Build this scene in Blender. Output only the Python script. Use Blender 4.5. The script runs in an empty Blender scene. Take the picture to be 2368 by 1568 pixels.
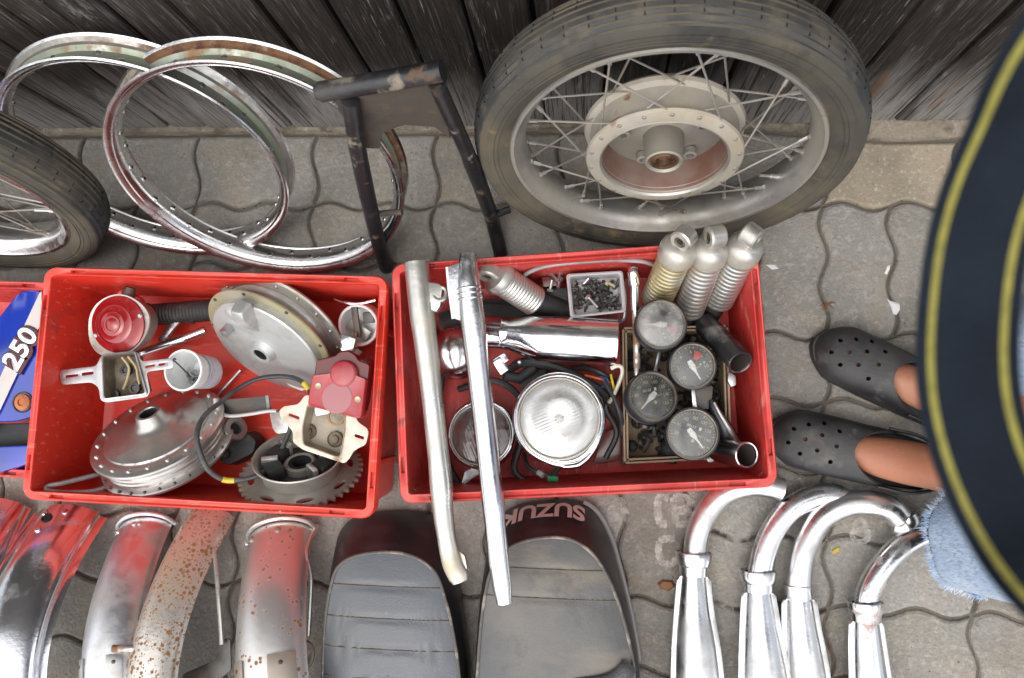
import bpy, bmesh, math, random
from mathutils import Vector, Matrix, Euler
R = random.Random(7)
PI = math.pi
SC = bpy.context.scene
COL = SC.collection
V3 = Vector

# ------------------------------------------------------------------ camera
CAM_H = 1.445                      # metres above the paving
FPX, PCX, PCY = 1805.6, 1183.5, 784.0
AX = Matrix(((0.99577552, -0.01519295, 0.09055544),
             (0.02386077, 0.9951512, -0.09541883),
             (-0.08866666, 0.09717646, 0.99130972)))   # camera -> world
cam_d = bpy.data.cameras.new('camera')
cam = bpy.data.objects.new('camera', cam_d); COL.objects.link(cam)
cam_d.sensor_width = 23.6; cam_d.lens = 23.6 * FPX / 2367.0
cam_d.clip_start = 0.02; cam_d.clip_end = 200
cam_d.dof.use_dof = True; cam_d.dof.focus_distance = 1.28; cam_d.dof.aperture_fstop = 2.8
mw = AX.to_4x4(); mw.translation = (0, 0, CAM_H); cam.matrix_world = mw
SC.camera = cam

def P(x, y, z):
    """point of the place seen along a survey sight line, at height z"""
    d = AX @ V3(((x - PCX) / FPX, -(y - PCY) / FPX, -1))
    return V3((0, 0, CAM_H)) + d * ((z - CAM_H) / d.z)

# ------------------------------------------------------------------ light
SUN_EL, SUN_AZ = math.radians(66), math.radians(200)
W = bpy.data.worlds.new('World'); SC.world = W; W.use_nodes = True
nt = W.node_tree; bg = nt.nodes['Background']
sky = nt.nodes.new('ShaderNodeTexSky'); sky.sky_type = 'NISHITA'; sky.sun_disc = False
sky.sun_elevation = SUN_EL; sky.sun_rotation = SUN_AZ; sky.dust_density = 4; sky.air_density = 1.2
hs = nt.nodes.new('ShaderNodeHueSaturation'); hs.inputs['Saturation'].default_value = 0.3
nt.links.new(sky.outputs[0], hs.inputs['Color']); nt.links.new(hs.outputs[0], bg.inputs['Color'])
bg.inputs['Strength'].default_value = 0.15
sd = bpy.data.lights.new('sun', 'SUN'); sd.energy = 1.5; sd.angle = math.radians(130); sd.color = (1, .97, .93)
so = bpy.data.objects.new('sun', sd); COL.objects.link(so)
sdir = V3((math.sin(SUN_AZ) * math.cos(SUN_EL), math.cos(SUN_AZ) * math.cos(SUN_EL), math.sin(SUN_EL)))
so.rotation_euler = sdir.to_track_quat('Z', 'Y').to_euler(); so.location = (0, 0, 5)
SC.view_settings.view_transform = 'Standard'; SC.view_settings.look = 'None'
SC.view_settings.gamma = 1; SC.view_settings.use_curve_mapping = False
SC.view_settings.exposure = 0.68
SC.cycles.max_bounces = 8; SC.cycles.transparent_max_bounces = 12
SC.cycles.use_denoising = True

# ------------------------------------------------------------------ materials
def M(name, col, rough=.5, metal=0., layers=(), bump=None, spec=.5, coat=0., sheen=0.):
    """layers: dicts col, scale, lo, hi, + optional rough, metal, stretch, kind, detail, amt"""
    m = bpy.data.materials.new(name); m.use_nodes = True
    t = m.node_tree; b = t.nodes['Principled BSDF']; L = t.links.new
    tc = t.nodes.new('ShaderNodeTexCoord')
    def val(v):
        n = t.nodes.new('ShaderNodeValue'); n.outputs[0].default_value = v; return n.outputs[0]
    def coords(stretch):
        mp = t.nodes.new('ShaderNodeMapping'); mp.inputs['Scale'].default_value = stretch
        mp.inputs['Location'].default_value = (R.uniform(0, 9), R.uniform(0, 9), R.uniform(0, 9))
        L(tc.outputs['Object'], mp.inputs[0]); return mp.outputs[0]
    rgb = t.nodes.new('ShaderNodeRGB'); rgb.outputs[0].default_value = (*col, 1)
    c, r, me = rgb.outputs[0], val(rough), val(metal)
    for l in layers:
        k = l.get('kind', 'noise')
        if k == 'noise':
            n = t.nodes.new('ShaderNodeTexNoise'); n.inputs['Scale'].default_value = l['scale']
            n.inputs['Detail'].default_value = l.get('detail', 5); n.inputs['Roughness'].default_value = l.get('nr', .6)
            L(coords(l.get('stretch', (1, 1, 1))), n.inputs[0]); f = n.outputs[0]
        elif k == 'spots':
            n = t.nodes.new('ShaderNodeTexVoronoi'); n.inputs['Scale'].default_value = l['scale']
            L(coords(l.get('stretch', (1, 1, 1))), n.inputs[0])
            n2 = t.nodes.new('ShaderNodeTexNoise'); n2.inputs['Scale'].default_value = l['scale'] * .35
            L(coords((1, 1, 1)), n2.inputs[0])
            s_ = t.nodes.new('ShaderNodeMath'); s_.operation = 'SUBTRACT'
            L(n2.outputs[0], s_.inputs[0]); L(n.outputs['Distance'], s_.inputs[1]); f = s_.outputs[0]
        elif k == 'height':
            g = t.nodes.new('ShaderNodeNewGeometry'); sx = t.nodes.new('ShaderNodeSeparateXYZ')
            L(g.outputs['Position'], sx.inputs[0])
            n = t.nodes.new('ShaderNodeTexNoise'); n.inputs['Scale'].default_value = l['scale']; n.inputs['Detail'].default_value = 6
            L(coords(l.get('stretch', (1, 1, 1))), n.inputs[0])
            a = t.nodes.new('ShaderNodeMath'); a.operation = 'MULTIPLY_ADD'
            L(n.outputs[0], a.inputs[0]); a.inputs[1].default_value = -l.get('wob', .2); L(sx.outputs['Z'], a.inputs[2]); f = a.outputs[0]
        mr = t.nodes.new('ShaderNodeMapRange'); L(f, mr.inputs[0])
        mr.inputs[1].default_value = l['lo']; mr.inputs[2].default_value = l['hi']
        mr.inputs[3].default_value = 0; mr.inputs[4].default_value = l.get('amt', 1)
        k_ = mr.outputs[0]
        if l.get('col'):
            mx = t.nodes.new('ShaderNodeMix'); mx.data_type = 'RGBA'
            L(k_, mx.inputs['Factor']); L(c, mx.inputs['A']); mx.inputs['B'].default_value = (*l['col'], 1); c = mx.outputs['Result']
        for key in ('rough', 'metal'):
            if key in l:
                mx = t.nodes.new('ShaderNodeMix'); L(k_, mx.inputs[0]); L(r if key == 'rough' else me, mx.inputs[2])
                mx.inputs[3].default_value = l[key]
                if key == 'rough': r = mx.outputs[0]
                else: me = mx.outputs[0]
    oi = None
    L(c, b.inputs['Base Color']); L(r, b.inputs['Roughness']); L(me, b.inputs['Metallic'])
    b.inputs['Specular IOR Level'].default_value = spec
    b.inputs['Coat Weight'].default_value = coat; b.inputs['Coat Roughness'].default_value = .12
    if sheen: b.inputs['Sheen Weight'].default_value = sheen
    if bump:
        prev = None
        for (sc, st, det, *stre) in (bump if isinstance(bump, list) else [bump]):
            n = t.nodes.new('ShaderNodeTexNoise'); n.inputs['Scale'].default_value = sc; n.inputs['Detail'].default_value = det
            L(coords(stre[0] if stre else (1, 1, 1)), n.inputs[0])
            bp = t.nodes.new('ShaderNodeBump'); bp.inputs['Strength'].default_value = st; bp.inputs['Distance'].default_value = .004
            L(n.outputs[0], bp.inputs['Height'])
            if prev: L(prev, bp.inputs['Normal'])
            prev = bp.outputs[0]
        L(prev, b.inputs['Normal'])
    return m

RUST = (.22, .075, .02)
def chrome(name, rough=.1, rust=None, dirt=.0, tint=(.75, .76, .78), rough2=.3):
    ls = [dict(col=None, scale=14, lo=.4, hi=.7, rough=rough2, stretch=(1, 1, 1))]
    if dirt: ls.append(dict(col=(.30, .28, .24), scale=18, lo=.62 - dirt, hi=.85 - dirt * .5, rough=.6, metal=.5, amt=.8))
    if rust: ls.append(dict(col=RUST, scale=rust[0], lo=rust[1], hi=rust[1] + .1, rough=.85, metal=.0, kind=rust[2] if len(rust) > 2 else 'noise'))
    return M(name, tint, rough, 1., ls, bump=[(9, .12, 2), (140, .05, 3)])

MAT = {}
MAT['paver'] = [M('paver_concrete_%d' % i, tuple(x * .9 for x in c), .92, 0, [
    dict(col=tuple(x * .66 for x in c), scale=7, lo=.42, hi=.72),
    dict(col=(c[0] * 1.02, c[1] * .90, c[2] * .74), scale=13, lo=.5, hi=.72, amt=.7),
    dict(col=tuple(x * 1.28 for x in c), scale=95, lo=.50, hi=.68, detail=6, nr=.75, amt=.8),
    dict(col=tuple(x * .55 for x in c), scale=120, lo=.54, hi=.70, detail=6, nr=.75, amt=.8),
    dict(col=tuple(x * 1.5 for x in c), scale=36, lo=.66, hi=.78, detail=6, nr=.7, amt=.6),
    dict(col=(.10, .078, .055), scale=3.3, lo=.54, hi=.76, amt=.6)],
    bump=[(170, .8, 5), (34, .5, 4)], spec=.2) for i, c in enumerate([(.272, .260, .236), (.292, .280, .255), (.248, .237, .215), (.282, .266, .236)])]
MAT['tan_paver'] = M('tan_paver_concrete', (.315, .268, .20), .92, 0, [
    dict(col=(.27, .16, .10), scale=22, lo=.56, hi=.75, amt=.5), dict(col=(.22, .195, .15), scale=8, lo=.45, hi=.7), dict(col=(.45, .40, .32), scale=120, lo=.55, hi=.72),
    dict(col=(.2, .17, .13), scale=150, lo=.58, hi=.72)], bump=[(190, .5, 4), (30, .3, 3)], spec=.3)
MAT['joint'] = M('joint_sand', (.135, .118, .095), .97, 0, [
    dict(col=(.16, .075, .03), scale=7, lo=.58, hi=.72), dict(col=(.12, .11, .09), scale=180, lo=.55, hi=.7),
    dict(col=(.03, .045, .015), scale=5, lo=.62, hi=.74, amt=.7)], bump=(220, .8, 4))
MAT['edge'] = M('edge_mortar', (.25, .215, .165), .95, 0, [
    dict(col=(.11, .09, .065), scale=26, lo=.48, hi=.66), dict(col=(.42, .39, .34), scale=70, lo=.58, hi=.72)], bump=[(60, .9, 5), (200, .6, 4)])
def wood(i, base, pale):
    return M('weathered_wood_%d' % i, base, .62, 0, [
        dict(col=tuple(x * 2.6 for x in base), scale=5, lo=.45, hi=.75, stretch=(14, 3, 1.1), detail=8, nr=.7),
        dict(col=(.012, .009, .008), scale=7, lo=.52, hi=.66, stretch=(16, 3, .7), detail=6),
        dict(col=pale, scale=9, lo=.56, hi=.70, stretch=(46, 6, 1.3), detail=4, amt=.5),
        dict(col=pale, scale=9, lo=.54, hi=.72, stretch=(18, 3, 1.0), detail=9, nr=.8, rough=.5, amt=.8),
        dict(col=(.34, .325, .31), scale=4, lo=.59, hi=.70, stretch=(4, 1, 1.2), detail=9, nr=.8, amt=.7),
        dict(kind='height', col=(.30, .285, .265), scale=5, wob=.30, lo=.11, hi=-.10, stretch=(5, 1, .6), rough=.9, amt=.8),
        dict(col=(.014, .011, .010), scale=10, lo=.55, hi=.64, stretch=(40, 5, .9), detail=5, amt=.85),
        dict(col=(.014, .011, .010), scale=3, lo=.56, hi=.66, stretch=(5, 2, .7), detail=7, amt=.7),
        dict(col=(.008, .007, .006), scale=8, lo=.60, hi=.63, stretch=(22, 3, .35), detail=3, amt=.8),
        dict(col=(.40, .39, .375), scale=11, lo=.645, hi=.69, stretch=(34, 4, 1.1), detail=5, amt=.5),
        dict(col=(.16, .075, .03), scale=3.1, lo=.66, hi=.74, stretch=(5, 2, .8), amt=.6)],
        bump=[(8, .7, 8, (40, 5, 1.)), (40, .35, 5, (8, 2, 1))], spec=.35)
MAT['wood'] = [wood(0, (.014, .0100, .0082), (.145, .138, .135)), wood(1, (.010, .0076, .0066), (.12, .113, .11)), wood(2, (.019, .0138, .011), (.165, .152, .145))]
MAT['red'] = M('red_crate_plastic', (.62, .034, .018), .40, 0, [
    dict(col=(.66, .07, .045), scale=8, lo=.5, hi=.8, rough=.5), dict(col=(.24, .03, .02), scale=17, lo=.58, hi=.76, rough=.65, amt=.7),
    dict(col=(.62, .16, .12), scale=6, lo=.60, hi=.66, stretch=(3, 22, 9), detail=3, amt=.6, rough=.6), dict(col=(.10, .03, .025), scale=40, lo=.66, hi=.74, amt=.6, rough=.7)],
    bump=[(60, .05, 3)], spec=.6)
MAT['red_worn'] = M('worn_red_plastic', (.50, .032, .026), .46, 0, [
    dict(col=(.56, .10, .08), scale=9, lo=.5, hi=.8, rough=.55), dict(col=(.14, .02, .018), scale=11, lo=.52, hi=.74, rough=.65, amt=.8), dict(col=(.55, .19, .15), scale=6, lo=.60, hi=.66, stretch=(22, 3, 9), detail=3, amt=.6, rough=.6), dict(col=(.08, .025, .02), scale=34, lo=.62, hi=.72, amt=.7, rough=.7),
    dict(col=(.35, .22, .2), scale=70, lo=.66, hi=.75, amt=.5)], bump=[(60, .06, 3)], spec=.55)
MAT['slot'] = M('slot_shadow_red', (.10, .008, .006), .6)
MAT['tyre'] = M('dusty_tyre_rubber', (.036, .038, .042), .6, 0, [
    dict(col=(.115, .103, .080), scale=6, lo=.40, hi=.68, rough=.85, amt=.75), dict(col=(.16, .135, .09), scale=26, lo=.55, hi=.75, amt=.6, rough=.95),
    dict(col=(.03, .03, .03), scale=9, lo=.58, hi=.7, amt=.8)], bump=[(120, .15, 4)], spec=.35)
MAT['tyre_side'] = M('dusty_tyre_sidewall', (.065, .059, .048), .75, 0, [
    dict(col=(.115, .096, .064), scale=7, lo=.46, hi=.72, rough=.9), dict(col=(.024, .024, .024), scale=9, lo=.52, hi=.68, amt=.8),
    dict(col=(.24, .18, .08), scale=24, lo=.62, hi=.76, amt=.6)], bump=[(120, .12, 4)], spec=.3)
MAT['groove_dust'] = M('dust_in_tyre_groove', (.15, .122, .08), .95, 0, [dict(col=(.05, .046, .04), scale=9, lo=.45, hi=.6)])
MAT['alu'] = M('dull_aluminium', (.42, .41, .385), .42, .85, [
    dict(col=(.25, .235, .20), scale=5, lo=.50, hi=.68, rough=.6, metal=.5),
    dict(col=(.30, .275, .22), scale=11, lo=.42, hi=.7, rough=.65, metal=.5), dict(col=(.16, .13, .09), scale=24, lo=.6, hi=.76, rough=.8, metal=.2)],
    bump=[(90, .12, 4)])
MAT['alu_bright'] = M('bright_aluminium', (.62, .62, .61), .3, .95, [
    dict(col=(.42, .40, .36), scale=10, lo=.45, hi=.72, rough=.5, metal=.7)], bump=[(80, .08, 4)])
MAT['alu_cream'] = M('cream_painted_alloy', (.41, .375, .315), .55, .15, [
    dict(col=(.27, .25, .215), scale=5, lo=.42, hi=.66),
    dict(col=(.33, .28, .20), scale=12, lo=.45, hi=.7), dict(col=(.18, .09, .04), scale=26, lo=.64, hi=.74, rough=.85)], bump=[(80, .1, 4)])
MAT['liner'] = M('brake_liner_iron', (.19, .095, .07), .55, .35, [dict(col=(.26, .19, .16), scale=10, lo=.45, hi=.7)])
MAT['spoke'] = M('grimy_spoke_steel', (.42, .40, .37), .4, .85, [dict(col=(.20, .13, .08), scale=16, lo=.5, hi=.7, rough=.8, metal=.2)])
MAT['chrome'] = chrome('chrome', .07)
MAT['chrome_rust'] = chrome('chrome_light_rust', .12, rust=(34, .64), dirt=.1)
MAT['chrome_rim'] = chrome('chrome_rim', .18, dirt=.05, tint=(.76, .76, .76), rough2=.36)
MAT['rim_well'] = M('rim_tyre_bed', (.24, .27, .20), .5, .35, [
    dict(col=(.38, .39, .36), scale=9, lo=.45, hi=.65, rough=.35, metal=.8), dict(col=(.30, .13, .045), scale=13, lo=.56, hi=.68, rough=.9, metal=0)], bump=[(60, .2, 4)])
MAT['rim_rust'] = M('rust_band_in_rim', (.17, .085, .042), .85, .1, [
    dict(col=(.42, .40, .36), scale=16, lo=.50, hi=.66, metal=.8, rough=.35), dict(col=(.09, .04, .02), scale=50, lo=.5, hi=.66)], bump=[(90, .5, 4)])
MAT['rim_dull'] = M('dull_band_in_rim', (.33, .31, .28), .4, .7, [
    dict(col=(.17, .10, .06), scale=14, lo=.54, hi=.68, metal=.1, rough=.85), dict(col=(.5, .5, .48), scale=9, lo=.5, hi=.7, rough=.3)], bump=[(90, .3, 4)])
MAT['hole'] = M('dark_hole', (.006, .006, .006), .9)
MAT['black_paint'] = M('chipped_black_paint', (.013, .013, .015), .34, 0, [
    dict(col=(.20, .17, .13), scale=15, lo=.60, hi=.66, rough=.9), dict(col=(.10, .06, .035), scale=26, lo=.62, hi=.70, rough=.9),
    dict(col=(.06, .055, .05), scale=6, lo=.5, hi=.7, rough=.75)], bump=[(50, .35, 5)])
MAT['rusty_plate'] = M('rusty_brown_plate', (.065, .052, .042), .78, .2, [
    dict(col=(.14, .085, .04), scale=22, lo=.56, hi=.7), dict(col=(.03, .027, .025), scale=13, lo=.52, hi=.66)], bump=[(50, .4, 5)])

# ------------------------------------------------------------------ mesh helpers
ROOTLOC = {}
class MB:
    def __init__(s): s.v, s.f, s.mi = [], [], []; s.cur = 0
    def add(s, vs, fs):
        o = len(s.v); s.v += [V3(p) for p in vs]
        for f in fs: s.f.append([i + o for i in f]); s.mi.append(s.cur)
    def loft(s, rings, closed=True, cap0=False, cap1=False, wrap=False):
        n = len(rings[0]); vs = [p for r in rings for p in r]; fs = []
        m = len(rings)
        for i in range(m if wrap else m - 1):
            a, b = i * n, ((i + 1) % m) * n
            for j in range(n if closed else n - 1):
                k = (j + 1) % n
                fs.append((a + j, a + k, b + k, b + j))
        if cap0: fs.append(tuple(reversed(range(n))))
        if cap1: fs.append(tuple(range((m - 1) * n, m * n)))
        s.add(vs, fs)
    def tube(s, path, r, n=12, caps=True, closed=False, sq=(1, 1), up=None):
        path = [V3(p) for p in path]; m = len(path)
        rr = r if hasattr(r, '__len__') else [r] * m
        tans = []
        for i in range(m):
            a = path[i - 1] if (i > 0 or closed) else path[i]
            b = path[(i + 1) % m] if (i < m - 1 or closed) else path[i]
            tans.append((b - a).normalized())
        u = V3(up) if up else (V3((0, 0, 1)) if abs(tans[0].z) < .9 else V3((1, 0, 0)))
        rings = []
        for i in range(m):
            u = (u - tans[i] * u.dot(tans[i])).normalized(); w = tans[i].cross(u)
            rings.append([path[i] + (w * math.cos(2 * PI * k / n) * sq[0] + u * math.sin(2 * PI * k / n) * sq[1]) * rr[i] for k in range(n)])
        s.loft(rings, True, caps and not closed, caps and not closed, closed)
    def lathe(s, prof, Mx, n=48, loop=False, a0=0, a1=2 * PI):
        full = abs(a1 - a0 - 2 * PI) < 1e-6
        k = n if full else n + 1
        rings = []
        for (r, z) in prof:
            rings.append([Mx @ V3((r * math.cos(a0 + (a1 - a0) * i / n), r * math.sin(a0 + (a1 - a0) * i / n), z)) for i in range(k)])
        s.loft(rings, full, False, False, loop)
    def box(s, Mx, sx, sy, sz, c=(0, 0, 0)):
        c = V3(c)
        vs = [Mx @ (c + V3((x * sx / 2, y * sy / 2, z * sz / 2))) for x in (-1, 1) for y in (-1, 1) for z in (-1, 1)]
        s.add(vs, [(0, 1, 3, 2), (4, 6, 7, 5), (0, 4, 5, 1), (2, 3, 7, 6), (0, 2, 6, 4), (1, 5, 7, 3)])
    def prism(s, pts, z0, z1, Mx=None, taper=1., inset=0):
        Mx = Mx or Matrix(); n = len(pts)
        cx = sum(p[0] for p in pts) / n; cy = sum(p[1] for p in pts) / n
        a = [Mx @ V3((p[0], p[1], z0)) for p in pts]
        b = [Mx @ V3((cx + (p[0] - cx) * taper, cy + (p[1] - cy) * taper, z1)) for p in pts]
        s.loft([a, b], True, True, True)
    def disc(s, Mx, r, z=0, n=32, r2=None):
        s.add([Mx @ V3((r * math.cos(2 * PI * i / n), (r2 or r) * math.sin(2 * PI * i / n), z)) for i in range(n)], [tuple(range(n))])
    def ball(s, c, r, n=12, m=7, Mx=None):
        Mx = Mx or Matrix.Translation(c)
        rings = [[Mx @ V3((r * math.sin(PI * i / m) * math.cos(2 * PI * j / n), r * math.sin(PI * i / m) * math.sin(2 * PI * j / n), r * math.cos(PI * i / m))) for j in range(n)] for i in range(1, m)]
        s.loft(rings, True, True, True)
    def build(s, name, mat, parent=None, bevel=0, smooth=35, bseg=2, flat=False):
        off = ROOTLOC.get(parent.name, V3((0, 0, 0))) if parent else V3((0, 0, 0))
        me = bpy.data.meshes.new(name)
        me.from_pydata([tuple(p - off) for p in s.v], [], s.f)
        mats = mat if isinstance(mat, (list, tuple)) else [mat]
        for m in mats: me.materials.append(m)
        if len(mats) > 1: me.polygons.foreach_set('material_index', s.mi)
        bm = bmesh.new(); bm.from_mesh(me)
        bmesh.ops.recalc_face_normals(bm, faces=bm.faces)
        if bevel:
            ed = [e for e in bm.edges if len(e.link_faces) == 2 and e.calc_face_angle(0) > .6]
            bmesh.ops.bevel(bm, geom=ed, offset=bevel, segments=bseg, affect='EDGES', profile=.6, clamp_overlap=True)
        bm.to_mesh(me); bm.free()
        me.polygons.foreach_set('use_smooth', [True] * len(me.polygons))
        if flat:
            for p in me.polygons:
                if len(p.vertices) > 12: p.use_smooth = False
        me.set_sharp_from_angle(angle=math.radians(smooth))
        o = bpy.data.objects.new(name, me); COL.objects.link(o)
        if parent: o.parent = parent
        ROOTLOC[o.name] = off
        return o

def tag(o, label, cat, group=None, kind=None):
    if label: o['label'] = label
    if cat: o['category'] = cat
    if group: o['group'] = group
    if kind: o['kind'] = kind
    return o
def thing(name, label, cat, loc, group=None):
    o = bpy.data.objects.new(name, None); COL.objects.link(o); o.location = loc
    o.empty_display_size = .05; ROOTLOC[o.name] = V3(loc)
    return tag(o, label, cat, group)
def struct(o): o['kind'] = 'structure'; return o
def frame(loc, n, xdir=(1, 0, 0)):
    n = V3(n).normalized(); x = V3(xdir); x = (x - n * x.dot(n)).normalized(); y = n.cross(x)
    m = Matrix((x, y, n)).transposed().to_4x4(); m.translation = V3(loc); return m
def bez(pts, n=24, closed=False):
    """Catmull-Rom through the points"""
    pts = [V3(p) for p in pts]; m = len(pts); out = []
    segs = m if closed else m - 1
    per = max(2, n // segs)
    for i in range(segs):
        p0 = pts[(i - 1) % m] if (closed or i > 0) else pts[0] * 2 - pts[1]
        p1, p2 = pts[i], pts[(i + 1) % m]
        p3 = pts[(i + 2) % m] if (closed or i < m - 2) else pts[-1] * 2 - pts[-2]
        for k in range(per):
            t = k / per
            out.append(.5 * ((2 * p1) + (p2 - p0) * t + (2 * p0 - 5 * p1 + 4 * p2 - p3) * t * t + (3 * p1 - p0 - 3 * p2 + p3) * t ** 3))
    if not closed: out.append(pts[-1])
    return out
def rrect(w, h, r, n=5):
    out = []
    for cx, cy, a in ((w / 2 - r, h / 2 - r, 0), (-w / 2 + r, h / 2 - r, PI / 2), (-w / 2 + r, -h / 2 + r, PI), (w / 2 - r, -h / 2 + r, 1.5 * PI)):
        for i in range(n + 1): out.append((cx + r * math.cos(a + PI / 2 * i / n), cy + r * math.sin(a + PI / 2 * i / n)))
    return out

# ================================================================== SETTING
# ---- ground sheet (sand bed) with individual paving stones
WALL_Y = .546
g = MB(); g.add([(-40, -40, -.009), (40, -40, -.009), (40, 40, -.009), (-40, 40, -.009)], [(0, 1, 2, 3)])
ground = struct(g.build('ground', MAT['joint']))
MOD, GX, GY, AMP = .12, .434, .394, .0085
def gp(i, j):
    """grid corner"""
    return V3((GX + i * MOD, GY + j * MOD + ((.023 if i < 0 else .010 if i == 0 else 0) if j == 1 else 0), 0))
def edge(a, b, n=8):
    """wavy joint between two neighbouring grid corners"""
    out = []; d = b - a; horiz = abs(d.x) > abs(d.y)
    sgn = 1 if (d.x + d.y) > 0 else -1
    for k in range(n):
        t = k / n; p = a + d * t; s = math.sin(2 * PI * t) * AMP
        p = p + (V3((0, s * sgn, 0)) if horiz else V3((s * sgn, 0, 0)))
        out.append(p)
    return out
def paver(cells, straight=(), mat=None):
    (i0, j0, i1, j1) = cells
    pts = []
    c = [gp(i, j0) for i in range(i0, i1 + 1)]
    def run(cs, flat):
        for a, b in zip(cs, cs[1:]):
            pts.extend(edge(a, b) if not flat else [a + (b - a) * (k / 3) for k in range(3)])
    run([gp(i, j0) for i in range(i0, i1 + 1)], 's' in straight)
    run([gp(i1, j) for j in range(j0, j1 + 1)], 'e' in straight)
    run([gp(i, j1) for i in range(i1, i0 - 1, -1)], 'n' in straight)
    run([gp(i0, j) for j in range(j1, j0 - 1, -1)], 'w' in straight)
    n = len(pts); ctr = V3(((gp(i0, j0).x + gp(i1, j1).x) / 2, (gp(i0, j0).y + gp(i1, j1).y) / 2, 0))
    hx, hy = (i1 - i0) * MOD / 2, (j1 - j0) * MOD / 2
    def inset(ps, d): return [V3((ctr.x + (p.x - ctr.x) * (1 - d / hx), ctr.y + (p.y - ctr.y) * (1 - d / hy), 0)) for p in ps]
    g0, g1, gm, g2 = inset(pts, .0014 + R.random() * .0010), inset(pts, .0026), inset(pts, .0046), inset(pts, .0085)
    tx, ty, dz = R.gauss(0, .010), R.gauss(0, .010), R.uniform(-.002, .002)
    def lift(ps, z): return [V3((p.x, p.y, z + dz + (p.x - ctr.x) * tx + (p.y - ctr.y) * ty)) for p in ps]
    mb = MB(); mb.loft([lift(g0, -.02), lift(g1, -.0062), lift(gm, -.0022), lift(g2, 0)], True, False, True)
    return mb.build('paver', mat or R.choice(MAT['paver']), ground, smooth=18, flat=True)
fixed = {(0, -1): 'V', (-1, -1): 'V', (0, -2): 'H', (-1, -2): 'H', (-6, -1): 'V', (-5, -1): 'H', (-4, -1): 'H', (-3, -1): 'V'}
for bi in range(-9, 6):
    i = bi * 2
    # straight-edged row along the wall
    paver((i, 0, i + 2, 1), ('n',), MAT['tan_paver'] if bi == 0 else None)
    for bj in range(-1, -8, -1):
        j = bj * 2
        o = fixed.get((bi, bj)) or R.choice('VVH')
        if o == 'V': paver((i, j, i + 1, j + 2)); paver((i + 1, j, i + 2, j + 2))
        else: paver((i, j, i + 2, j + 1)); paver((i, j + 1, i + 2, j + 2))
# pale mortar strip between paving and wall
mb = MB(); xs = [-2.4 + k * .03 for k in range(132)]
def sy(x): return GY + MOD + .003 + max(0, min(.0225, (GX + .12 - x) / .24 * .0225))
mb.loft([[V3((x, sy(x) + R.uniform(-.002, .003), -.01)) for x in xs], [V3((x, sy(x) + .003, .001 + R.uniform(-.002, .004))) for x in xs],
         [V3((x, max(sy(x) + .004, WALL_Y - .012), .003 + R.uniform(-.003, .004))) for x in xs], [V3((x, WALL_Y + .03, .006)) for x in xs]], False)
struct(mb.build('mortar_strip', MAT['edge']))

# ---- wooden wall of separate planks
wall = thing('wooden_wall', 'dark weathered wooden wall of upright planks behind the leaning wheels', 'wall', (0, WALL_Y, 0))
cuts = [-2.36, -2.2, -2.05, -1.93, -1.78, -1.62, -1.5, -1.37, -1.22, -1.1, -.985, -.895, -.821, -.748, -.665, -.572, -.45, -.355, -.26, -.17, -.075, .03, .125, .232, .325, .433, .56, .70, .82, .97, 1.1, 1.26, 1.4, 1.52]
for a, b in zip(cuts, cuts[1:]):
    mb = MB(); g_ = R.uniform(.0015, .004); dy = R.uniform(0, .007); zb = R.uniform(.004, .012)
    zs = [zb, .05, .12, .22, .35, .5, .8, 1.3, 2.1]
    rings = []
    for z in zs:
        wob = math.sin(z * 9 + a * 31) * .0015
        x0, x1, yf, yb = a + g_ + wob, b - g_ + wob, WALL_Y + dy, WALL_Y + .028
        rings.append([V3((x0, yb, z)), V3((x0, yf + .004, z)), V3((x0 + .003, yf, z)), V3((x1 - .003, yf, z)), V3((x1, yf + .004, z)), V3((x1, yb, z))])
    mb.loft(rings, True, True, True)
    mb.build('plank', R.choice(MAT['wood']), wall, smooth=20)
mb = MB(); mb.box(Matrix(), 3.9, .02, 2.08, (-.42, WALL_Y + .045, 1.05)); mb.build('backing_board', MAT['hole'], wall)
for z in (.7, 1.7):
    mb = MB(); mb.box(Matrix(), 3.9, .05, .1, (-.42, WALL_Y + .08, z)); mb.build('rail', MAT['wood'][1], wall)

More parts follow.
